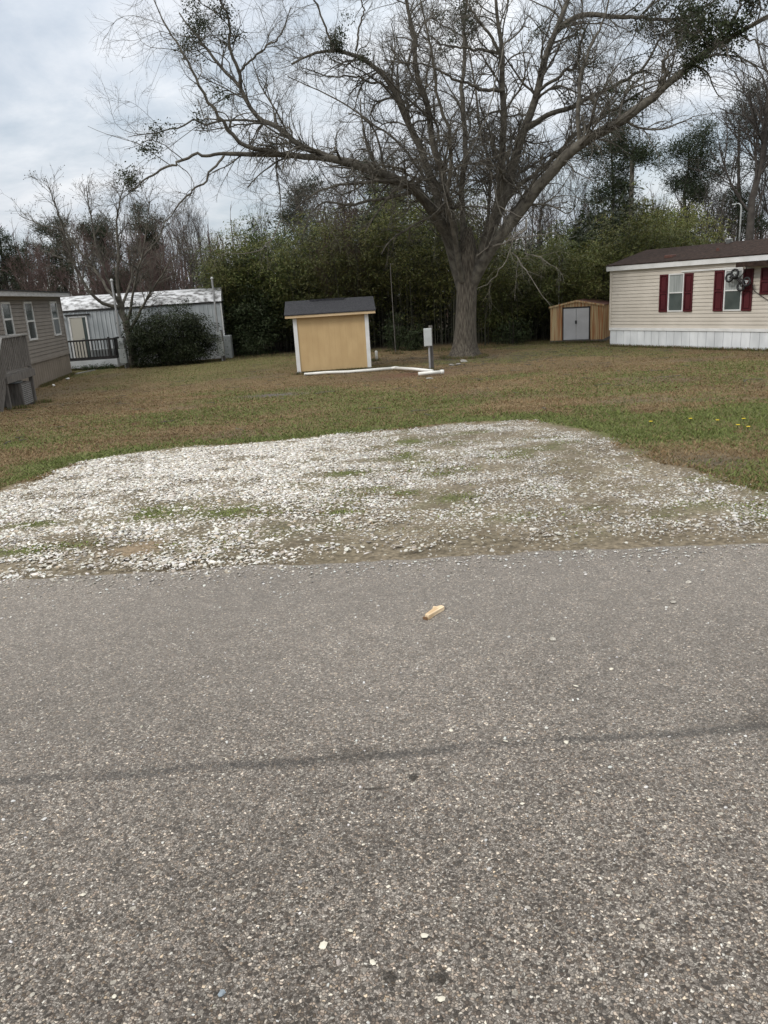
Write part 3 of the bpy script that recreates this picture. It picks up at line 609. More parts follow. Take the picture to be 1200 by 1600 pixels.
mA = (cs[0]+cs[1])/2; mB = (cs[2]+cs[3])/2; m.tube([mA, mB], .035, 8); m.tube([cs[0], (mA+mB)/2+np.array([0, 0, .06]), cs[2]], .02, 8); m.tube([cs[1], (mA+mB)/2, cs[3]], .015, 8)
m.build('chassis', M_blk, e)
hp = z1pt(770, 350, .3)-sw; MB().tube([(mA+mB)/2, z1pt(700, 450, .3)-sw, hp, hp+np.array([0, 0, .12])], .016, 6).build('strap', M_black, e)

# --- taupe house on the left
A2 = G(60, 605); B2 = G(113, 585); an2 = frame_of(A2, B2); z2 = -1.10
L_ = empty('taupe_house', (A2[0], A2[1], z2), an2, 'taupe clapboard house with white framed windows and tall skirting at left', 'house')
def LZ(z): return z-z2
x0, x1 = -17., 5.15; W2 = 8.
m = MB(); m.sheet(lap(x0, x1, LZ(-.08), LZ(2.22), .135, .028), x0, x1); m.poly([(x1, 0, LZ(-.08)), (x1, W2, LZ(-.08)), (x1, W2, LZ(2.22)), (x1, W2/2, LZ(2.38)), (x1, 0, LZ(2.22))]); m.poly([(x0, W2, LZ(-.08)), (x0, 0, LZ(-.08)), (x0, 0, LZ(2.22)), (x0, W2/2, LZ(2.38)), (x0, W2, LZ(2.22))]); m.poly([(x1, W2, LZ(-.08)), (x0, W2, LZ(-.08)), (x0, W2, LZ(2.22)), (x1, W2, LZ(2.22))])
m.build('wall', M_taupe, L_)
MB().vsheet(corr(x0, x1, .3, .01, 'groove'), 0, LZ(-.16)).vsheet([(x1, 0), (x1, W2)], 0, LZ(-.16)).build('skirting', M_taupes, L_)
MB().box(x0, x1+.01, -.05, .0, LZ(-.17), LZ(-.08)).build('skirting_rail', M_taupe, L_)
MB().box(x1-.08, x1+.02, -.04, .02, LZ(-.08), LZ(2.2)).build('corner_trim', M_taupe, L_)
MB().box(x0, x1+.28, -.38, -.35, LZ(2.2), LZ(2.36)).box(x0, x1+.28, -.35, 0, LZ(2.2), LZ(2.22)).box(x1+.25, x1+.28, -.35, W2+.3, LZ(2.2), LZ(2.3)).build('fascia', M_trimg, L_)
m = MB(); zr2 = LZ(2.365)
for ya in (-.42, W2+.42): m.prism([(x0-.2, ya, zr2), (x1+.33, ya, zr2), (x1+.33, W2/2, zr2+.2), (x0-.2, W2/2, zr2+.2)], (0, 0, .03))
m.build('roof', M_roof2, L_)
window(L_, -2.62, -1.68, LZ(.9), LZ(2.03), w=.07, upper=M_glass, lower=M_glassd); window(L_, -.13, .86, LZ(.65), LZ(2.03), w=.07, lower=M_glassd); window(L_, 3.35, 4.35, LZ(.67), LZ(2.03), w=.07, lower=M_glassd)
window(L_, -5.5, -4.6, LZ(.65), LZ(2.03), w=.07)
MB().prism([(-.1+5.0, -.15, .02), (6.6, -.7, .02), (6.62, -.62, .02), (5.05, -.02, .02)], (0, 0, .04)).build('ground_board', M_woodl, None)
o = bpy.data.objects['ground_board']; o.location = (A2[0], A2[1], z2+.02); o.rotation_euler = (0, 0, an2); tag(o, 'pale timber board lying on the soil past the taupe house corner', 'board')

# --- weathered deck with stairs in front of the taupe house
dk = empty('wooden_deck', (-9.75, 20.7, -.90), R(97.), 'weathered grey wooden stair and landing with picket rails', 'deck')
# local: x runs away along the house, y toward the house (left)
fz = .99; LX = 2.45; LY = 2.1
m = MB(); 
for k in range(15): m.box(k*.163, k*.163+.15, 0.02, LY, fz-.04, fz)
m.build('landing', M_wood, dk)
MB().box(-.02, LX+.03, -.02, .018, fz-.24, fz-.041).box(-.02, .018, .018, LY, fz-.24, fz-.041).box(LX-.01, LX+.03, .018, LY, fz-.24, fz-.041).build('rim_joist', M_wood, dk)
for (a, b) in ((.1, .09), (LX-.1, .09), (.1, LY-.1), (LX-.1, LY-.1)):
    MB().box(a-.05, a+.05, b-.05, b+.05, -.16, fz-.042).build('post', M_wood, dk)
for (a, b) in ((.1, .05), (LX-.1, .05), (LX-.1, LY-.1)):
    MB().box(a-.045, a+.045, b-.03, b+.06, fz+.002, fz+.92).build('rail_post', M_wood, dk)
m = MB()
x = .2
while x < LX-.2: m.box(x, x+.075, .03, .05, fz+.06, fz+.9); x += .15
y = .2
while y < LY-.2: m.box(LX-.09, LX-.07, y, y+.085, fz+.06, fz+.9); y += .105
m.build('picket_panel', M_wood, dk)
MB().box(.0, LX+.05, -.0, .14, fz+.925, fz+.963).box(LX-.14, LX+.0, .145, LY, fz+.925, fz+.963).build('rail_cap', M_woodl, dk)
# stairs going down toward the road
ns = 5
for k in range(ns):
    zz = fz-(k+1)*.185; xx = -.02-(k+1)*.15; MB().box(xx-.02, xx+.15, .06, 1.15, zz-.04, zz).build('tread', M_wood, dk)
EX = -(ns+.3)*.15
for yy in (.03, 1.17): MB().prism([(-.02, yy, fz-.05), (-.02, yy, fz-.3), (EX, yy, -.1), (EX-.1, yy, .05)], (0, .04, 0)).build('stringer', M_wood, dk)
for yy in (-.01, 1.21):
    MB().bar((.06, yy+.02, fz+.94), (EX-.15, yy+.02, .98), .14, .038).build('stair_rail_cap', M_woodl, dk)
    m = MB(); n_ = 7
    for k in range(n_):
        xx = -.1+(EX)*(k/(n_-1)); zt_ = fz+.9-(fz-.04+.9-.92)*(xx/EX)*1.0-.0; tt = (xx-.06)/(EX-.21); zt_ = fz+.92+(.96-fz-.92)*tt; m.box(xx-.04, xx+.04, yy+.005, yy+.025, zt_-.87, zt_)
    m.build('stair_picket_panel', M_wood, dk)
    MB().box(EX-.15, EX-.06, yy-.03, yy+.06, -.12, .95).build('rail_post', M_wood, dk)
# condenser unit under the deck
ac = empty('air_conditioner', (-9.98, 22.3, -1.0), R(97), 'grey louvred air conditioning unit tucked under the weathered deck', 'air conditioner')
MB().box(-.42, .42, -.02, .72, 0, .1).build('base', M_dark, ac); MB().box(-.4, .4, .02, .7, .1, .74).build('cabinet', M_wood, ac, bev=.02)
m = MB()
for k in range(11): m.box(-.39, .39, -.0, .018, .14+k*.052, .16+k*.052)
for k in range(5): m.box(-.39+k*.19, -.372+k*.19, -.008, -.001, .13, .72)
m.build('louvre_grille', M_galv, ac); MB().tube([(0, .36, .74), (0, .36, .78)], .27, 20).build('fan_cover', M_grey, ac)

# --- metal trailer home behind
A3 = G(115, 576); B3 = G(345, 560); an3 = frame_of(A3, B3); z3 = -1.10
T_ = empty('old_trailer_home', (A3[0], A3[1], z3), an3, 'old pale metal trailer home with stained white rounded roof', 'mobile home')
def TZ(z): return z-z3
xa, xb = -5., 7.28; DP = 3.7
MB().vsheet(corr(xa, xb, .2, .02, 'rib'), TZ(-.62), TZ(1.6)).vsheet([(xb, 0), (xb, DP)], TZ(-.62), TZ(1.6)).vsheet([(xb, DP), (xa, DP)], TZ(-.62), TZ(1.6)).vsheet([(xa, DP), (xa, 0)], TZ(-.62), TZ(1.6)).build('wall', M_trail, T_)
MB().box(xa, xb+.04, -.05, .0, TZ(1.56), TZ(1.64)).box(xb, xb+.04, 0, DP, TZ(1.56), TZ(1.64)).build('drip_edge', M_blk, T_)
prof = [(-.06, TZ(1.64))]+[(-.06+(DP+.12)*k/24, TZ(1.64)+.66*math.sin(math.pi*min(max(k/24, 0), 1))**.55) for k in range(1, 24)]+[(DP+.06, TZ(1.64))]
m = MB(); m.sheet(prof, xa, xb+.05); m.poly([(xb+.05, y_, z_) for y_, z_ in prof]); m.poly([(xa, y_, z_) for y_, z_ in prof][::-1]); m.build('roof', M_troof, T_, smooth=False)
MB().box(xa, xb, .0, .03, 0, TZ(-.63)).box(xb-.03, xb, .03, DP, 0, TZ(-.63)).build('skirting', M_skirt, T_)
MB().box(xb-.02, xb+.035, -.03, .02, TZ(-.6), TZ(1.55)).build('corner_trim', M_white, T_)
dd = empty('door', (.56, -.02, TZ(-.58))); dd.parent = T_
MB().box(-.43, -.36, -.03, .02, 0, 1.94).box(.36, .43, -.03, .02, 0, 1.94).box(-.36, .36, -.03, .02, 1.87, 1.94).build('door_frame', M_white, dd)
MB().box(-.355, .2, -.012, .015, 0, 1.865).build('door_leaf', mat('cream_door', (.45, .43, .37), .6), dd); MB().box(.2, .355, -.01, .015, 0, 1.865).build('screen', M_glass, dd); MB().tube([(.12, -.012, .9), (.12, -.06, .9)], .03, 8).build('handle', M_galv, dd)
MB().box(.0, 1.15, -.1, -.02, TZ(1.40), TZ(1.45)).build('door_canopy', M_blk, T_)
m = MB(); m.tube([(-.12, -.05, TZ(1.33)), (-.12, -.13, TZ(1.3)), (-.12, -.15, TZ(1.15))], [.05, .08, .03], 8); m.build('porch_lamp', M_blk, T_)
# porch
pz = TZ(-.62)
pp = empty('porch', (A3[0], A3[1], z3), an3, 'small black railed porch with white skirting on the old trailer', 'porch')
px0, px1, py0 = .02, 2.35, -1.3
MB().box(px0, px1, py0, -.06, pz-.1, pz).build('floor', M_blk, pp)
MB().box(px0, px1, py0-.03, py0, pz-.42, pz-.02).box(px1, px1+.02, py0, -.06, pz-.42, pz-.02).build('skirting', M_skirt, pp)
m = MB(); m.box(px0, px1, py0, py0+.07, pz+.84, pz+.92).box(px0, px1, py0+.01, py0+.06, pz+.02, pz+.12)
x = px0+.08
while x < px1-.06: m.box(x, x+.04, py0+.015, py0+.05, pz+.12, pz+.84); x += .135
m.box(px1-.07, px1, py0+.08, -.08, pz+.84, pz+.92); m.box(px1-.06, px1-.01, py0+.08, -.08, pz+.02, pz+.12)
y = py0+.16
while y < -.12: m.box(px1-.055, px1-.02, y, y+.04, pz+.12, pz+.84); y += .135
m.build('railing', M_blk, pp)
for a in (px0, px1-.3): MB().box(a, a+.09, py0-.002, py0+.09, pz-.42, pz+.98).build('post', M_blk, pp)
MB().box(1.15, 2.2, -.9, -.4, pz+.02, pz+.42).build('bench_box', M_grey, pp)
# --- meter masts
def mast(p, top, label, sgn=1):
    e = empty('utility_mast', (p[0], p[1], -1.06), 0, label, 'meter mast', 'meter masts by the old trailer'); h = top+1.06
    MB().tube([(-.03, 0, .3), (-.03, 0, h-.12), (-.03, 0, h)], .045, 10).build('pole', M_galv, e)
    MB().tube([(-.03, 0, h), (-.03, 0, h+.03), (-.03, 0, h+.1)], [.06, .075, .03], 10).build('weatherhead', M_lgrey, e)
    MB().box(-.12, .12, -.14, .04, .92, 1.35).build('meter_box', M_lgrey, e, bev=.01)
    MB().tube([(0, -.14, 1.15), (0, -.2, 1.15)], .085, 14).build('meter', M_grey, e)
    MB().box(-.15, .16, -.16, .02, .25, .9).build('breaker_box', M_lgrey, e, bev=.01)
    MB().tube([(.03, -.05, -.05), (.03, -.05, .27)], .035, 8).build('conduit', M_galv, e)
    MB().box(.05, .15, .05, .15, -.1, 1.4).build('support_post', M_wood, e)
mast(G(196, 576), 2.77, 'galvanised meter mast with grey boxes at the porch corner of old trailer')
mast(G(347, 564), 2.62, 'galvanised meter mast at the right end of old trailer, beside dark bush')
p = at(345, 540, 37.6); o = MB().box(-.15, .25, 0, .5, 0, 1.1).build('equipment_cabinet', M_grey, None, bev=.03); o.location = (p[0]+.15, 38.1, -1.07); tag(o, 'dull grey cabinet standing at the right end of the old trailer', 'cabinet')

# --- tan pump shed
A4 = G(466, 583); B4 = G(577, 579); an4 = R(2.6); z4 = -1.07
A4 = A4.copy(); A4[1] = 27.9; A4[0] = at(466, 583, 27.9)[0]
K_ = empty('garden_shed', (A4[0], A4[1], z4), an4, 'small tan wooden shed with white corners and charcoal shingle roof', 'shed')
SW = 2.6; SD = 2.2; zb = .10; zt = 2.03
pr = []
x = .0
m = MB(); m.vsheet([(q[0]+.0, q[1]) for q in corr(0, SW, .2, .0, 'groove')], zb, zt); m.vsheet([(SW, 0), (SW, SD)], zb, zt); m.vsheet([(SW, SD), (0, SD)], zb, zt); m.vsheet([(0, SD), (0, 0)], zb, zt); m.poly([(0, SD, zt), (0, 0, zt), (0, SD/2, zt+.42)]); m.poly([(SW, 0, zt), (SW, SD, zt), (SW, SD/2, zt+.42)])
m.build('wall', M_siding, K_)
for a, b in ((-.03, .105), (SW-.105, SW+.03)):
    MB().box(a, b, -.032, -.009, zb, zt-.02).build('corner_board', M_white, K_)
for a_ in (.05, SD-.2): MB().box(-.025, SW+.025, a_, a_+.12, .0, zb-.002).build('skid', M_dark, K_)  # near-black colour stands in for the shade in the gap below the shed
MB().box(-.08, .14, -.04, .1, -.02, .09).build('support_block', M_conc, K_)
m = MB(); s4 = .34
for (ya, yb) in ((-.22, SD/2), (SD+.22, SD/2)): m.prism([(-.30, ya, zt+.03), (SW+.30, ya, zt+.03), (SW+.30, yb, zt+.03+(SD/2+.22)*s4), (-.30, yb, zt+.03+(SD/2+.22)*s4)], (0, 0, .035))
rf = m.build('roof', M_roof2, K_)
m = MB(); m.box(.6, SW-.75, SD/2-.16, SD/2+.16, zt+.07+(SD/2+.02)*s4, zt+.12+(SD/2+.1)*s4); m.build('ridge_cap', M_roof2, rf)
MB().box(-.28, SW+.28, -.2, -.17, zt-.06, zt+.028).box(-.28, SW+.28, -.17, 0, zt-.06, zt-.045).build('fascia', M_pine, K_)
for xx in (-.27, SW+.24): MB().prism([(xx, -.17, zt-.05), (xx, SD/2, zt-.06+(SD/2+.2)*s4), (xx, SD+.17, zt-.05), (xx, SD+.17, zt+.02), (xx, SD/2, zt+.02+(SD/2+.2)*s4), (xx, -.17, zt+.02)], (.03, 0, 0)).build('rake_board', M_white, K_)

# --- metal shed at right
A5 = np.array([at(860, 536, 35.0)[0], 35.0]); zs = -1.02; e = empty('metal_shed', (A5[0], A5[1], zs), R(-25), 'low brown streaked metal storage shed with grey double doors', 'shed')
w_ = 2.28; d_ = 3.2; he = 1.53; hp = 1.75; fz_ = .08
gt = lambda x: he+(hp-he)*(1-abs(x-w_/2)/(w_/2))
dx0, dx1 = .53, 1.73
m = MB(); m.vsheet(corr(0, dx0, .13, .012, 'rib'), fz_, 0, gt); m.vsheet(corr(dx1, w_, .13, .012, 'rib'), fz_, 0, gt); m.poly([(dx0, 0, 1.48), (dx1, 0, 1.48), (dx1, 0, gt(dx1)), (w_/2, 0, hp), (dx0, 0, gt(dx0))])
v0 = len(m.v); side = corr(0, d_, .13, .012, 'rib'); 
for zz in (fz_, he):
    for a, b in side: m.v.append((w_-b, a, zz))
k = len(side); m.f += [(v0+i, v0+i+1, v0+k+i+1, v0+k+i) for i in range(k-1)]
m.vsheet([(0, d_), (0, 0)], fz_, he).vsheet([(w_, d_), (0, d_)], fz_, he)
m.build('wall', M_cedar, e)
MB().box(dx0, dx0+.05, -.03, .02, fz_, 1.5).box(dx1-.05, dx1, -.03, .02, fz_, 1.5).box(dx0+.05, dx1-.05, -.03, .02, 1.44, 1.5).build('door_frame', M_blk, e)
for a, b in ((dx0+.05, (dx0+dx1)/2-.006), ((dx0+dx1)/2+.006, dx1-.05)):
    dr = MB().box(a, b, -.015, .01, fz_+.02, 1.438).build('door', M_doorg, e)
MB().box((dx0+dx1)/2-.04, (dx0+dx1)/2+.03, -.05, -.016, .78, .92).build('latch', M_black, e)
m = MB()
m.prism([(-.05, -.08, he-.01), (-.05, d_+.05, he-.01), (w_/2, d_+.05, hp+.01), (w_/2, -.08, hp+.01)], (0, 0, .02)); m.prism([(w_+.05, -.08, he-.01), (w_+.05, d_+.05, he-.01), (w_/2, d_+.05, hp+.01), (w_/2, -.08, hp+.01)], (0, 0, .02)); m.build('roof', M_shroof, e)
MB().prism([(-.05, -.085, he-.05), (-.05, -.085, he+.02), (w_/2, -.085, hp+.035), (w_+.05, -.085, he+.02), (w_+.05, -.085, he-.05), (w_/2, -.085, hp-.05)], (0, .02, 0)).build('gable_trim', M_cedar, e)
MB().box(-.02, w_+.02, -.05, d_, -.12, fz_-.002).build('floor_platform', M_wood, e)

# --- pipes, pedestal, small posts
def gp(px, py, dz=0.): q = G(px, py); return np.array([q[0], q[1], float(gh(q[0], q[1]))+dz])
a, b, c, d = gp(475, 591, .06), gp(617, 577, .10), gp(688, 586, .09), gp(654, 587, .09)
b = at(617, 575, 27.); c = at(690, 584, 25.9); a = at(476, 590, 27.2); a[2] = max(a[2], -1.0)
c = gp(676, 584, .09); e = empty('drain_pipe', (b[0], b[1], gh(b[0], b[1])), 0, 'long white plastic pipe bent in an elbow before the tan shed', 'pipe'); o_ = np.array(e.location)
md = (a+b)/2+np.array([0, 0, -.02])
MB().tube([a-o_, (a*.75+b*.25)-o_+np.array([0, 0, .01]), md-o_, b-o_], .05, 12).build('pipe_run', M_pvc, e, smooth=True)
MB().tube([b-o_, (b+c)/2-o_+np.array([0, 0, .015]), c-o_], .05, 12).build('pipe_run', M_pvc, e, smooth=True)
MB().tube([b-o_+np.array([-.12, 0, -.01]), b-o_+np.array([.0, 0, .01]), b-o_+np.array([.12, -.04, -.0])], .052, 12).build('elbow', M_pvc, e, smooth=True)
c2 = gp(654, 589, .10); c3 = gp(691, 586, .10)
e2 = empty('pipe_stub', (c2[0], c2[1], c2[2]), 0, 'short thick white pipe piece lying by the meter pedestal', 'pipe')
MB().tube([(0, 0, .0), c3-c2], .055, 12).build('pipe_piece', M_pvc, e2, smooth=True)
dv = nrm(c3-c2); MB().tube([c3-c2-dv*.06, c3-c2+dv*.05], .07, 12).build('coupling', M_pvc, e2, smooth=True)
p = at(672, 580, 26.2); gzp = float(gh(p[0], p[1])); t1 = at(667, 513, 26.2); 
e = empty('meter_pedestal', (p[0], p[1], gzp), 0, 'grey electric meter box on a pipe with timber post behind', 'meter pedestal'); hz = t1[2]-gzp
MB().tube([(0, 0, -.1), (0, 0, hz-.5)], .032, 10).build('pipe', M_galv, e); MB().box(-.16, .1, -.1, .06, hz-.58, hz).build('box', M_lgrey, e, bev=.012)
MB().box(-.15, .09, -.112, -.101, hz-.56, hz-.03).build('cover', M_lgrey, e, bev=.004); MB().box(.02, .14, .07, .16, -.15, hz+.08).build('timber_post', M_wood, e)
p = at(588, 553, 31.5); o = MB().tube([(0, 0, 0), (0, 0, .40), (0, 0, .42)], [.055, .055, .03], 12).build('white_marker_post', M_pvc, None, smooth=True); o.location = (p[0], 31.5, float(gh(p[0], 31.5))-.02); tag(o, 'short white capped pipe standing behind the tan shed', 'post')
p = at(618, 545, 34.5); e = empty('thin_pole', (p[0], 34.5, -1.06), 0, 'tall thin grey pole with curled top before dark trees', 'pole'); hh = at(614, 412, 34.5)[2]+1.06
MB().tube([(.0, 0, 0), (-.02, 0, hh*.5), (-.03, 0, hh-.08), (.0, 0, hh), (.08, 0, hh-.01)], .017, 8).build('pole', M_wood, e)
p = at(873, 475, 36.8); e = empty('timber_utility_pole', (p[0]+.1, 37.2, -1.06), 0, 'slim timber pole and white conduit behind the metal shed', 'utility pole')
ht = at(877, 388, 37)[2]+1.06; MB().tube([(.12, 0, 0), (.15, 0, ht)], [.07, .055], 10).build('timber', M_wood, e); MB().tube([(-.03, -.05, 0), (0, -.05, ht-.35), (-.06, -.05, ht-.3)], .03, 8).build('conduit', M_pvc, e)
p = at(1155, 375, 44); t_ = at(1152, 318, 44); e = empty('street_lamp', (p[0], 44, -1.06), 0, 'tall grey street lamp with curved arm behind the brown roof', 'street lamp'); ht = t_[2]+1.06
MB().tube([(0, 0, 0), (0, 0, ht-.25), (-.05, 0, ht-.08), (-.15, 0, ht), (-.32, 0, ht-.02)], [.06, .04, .035, .03, .03], 8).build('pole', M_lgrey, e, smooth=True); MB().box(-.5, -.3, -.05, .05, ht-.07, ht).build('lamp_head', M_lgrey, e, bev=.02)
p = at(985, 360, 46); t_ = at(984, 250, 46); e = empty('wooden_utility_pole', (p[0], 46, -1.06), 0, 'tall brown wooden utility pole among pines right of big tree', 'utility pole'); ht = t_[2]+1.06
MB().tube([(0, 0, 0), (0, 0, ht)], [.16, .12], 10).build('timber', M_bark2, e); MB().box(.13, .4, -.15, .15, ht-3.2, ht-2.4).build('transformer', M_lgrey, e)
# rubble by the trunk
for i, (px, py, sx_, sy_, lb) in enumerate([(706, 571, .13, .1, 'small pale concrete lump left of the big trunk base'), (724, 565, .2, .14, 'flat grey concrete slab leaning at the big trunk base'), (716, 570, .16, .1, 'broken paver lying just in front of trunk base slab'), (672, 592, .14, .1, 'dark broken block under the white pipe stub')]):
    q = gp(px, py); rg = np.random.default_rng(i); o = stones('concrete_piece', np.zeros(1), np.zeros(1), np.zeros(1), np.array([sx_]), np.array([.3]), np.array([[.3, .29, .26]]), rg, M_conc); o.location = q+np.array([0, 0, .02]); tag(o, lb, 'rubble', 'broken concrete pieces on the lawn')
for i, (px, py) in enumerate([(84, 603), (106, 593)]):
    q = gp(px, py, .03); o = stones('white_litter', np.zeros(1), np.zeros(1), np.zeros(1), np.array([.09]), np.array([.5]), np.array([[.75, .75, .73]]), rng); o.location = q; tag(o, ('crumpled white scrap on soil nearer along the taupe house', 'crumpled white scrap by the far corner of taupe house')[i], 'litter', 'white scraps along the taupe house')

# ================================================================= TREES
def branch_obj(name, sets, m, parent):
    Vs, Qs, o = [], [], 0
    for P, Rr, k in sets:
        V, Q = tubes(P, Rr, k); Vs.append(V); Qs.append(Q+o); o += len(V)
    return npmesh(name, np.concatenate(Vs), np.concatenate(Qs), m, parent, smooth=True)
tag(branch_obj('fallen_twigs', [(STICKS[0], STICKS[1], 4)], M_bark2, None), 'small fallen twigs scattered on the lawn under the tree', 'twigs', kind='stuff')
def skel(lines, K=24):
    """lines of [(px,py,Y),...],r0,r1 -> arrays"""
    Ps, Rs = [], []
    for pts, ra, rb in lines:
        P = np.array([at(*q) for q in pts]); P, r = resample(P, np.linspace(ra, rb, len(P)), K); Ps.append(P); Rs.append(r)
    return np.array(Ps), np.array(Rs)
rg = np.random.default_rng(77)
BT = np.array([3.52, 30.6, -1.06])
big = empty('big_bare_tree', BT, 0, 'huge spreading bare oak with thick grey trunk in the yard', 'tree')
# trunk with buttress flare
hs = [(-.25, 1.0), (0., .80), (.12, .68), (.35, .56), (.8, .49), (1.5, .455), (2.3, .45), (3., .46), (3.5, .46), (3.95, .42), (4.4, .3), (4.8, .15)]
V = []; K1 = 40
for i, (h, r) in enumerate(hs):
    r *= .85; cx = .0+.06*h-.0*h*h; 
    for j in range(K1):
        a = j*2*math.pi/K1; fl = math.exp(-max(h, 0)/.35); rr = r*(1+.13*fl*math.sin(a*5+1)+.06*fl*math.sin(a*9)+.035*math.sin(a*7+h*.6)+.03*math.sin(a*3+h))
        V.append((cx+rr*math.cos(a), rr*math.sin(a)*.95, h))
Fq = [(i*K1+j, i*K1+(j+1) % K1, (i+1)*K1+(j+1) % K1, (i+1)*K1+j) for i in range(len(hs)-1) for j in range(K1)]
tr_ = npmesh('trunk', V, Fq, M_bark, big, smooth=True)
sb = tr_.modifiers.new('sub', 'SUBSURF'); sb.levels = 1; sb.render_levels = 1
Y0 = 30.6
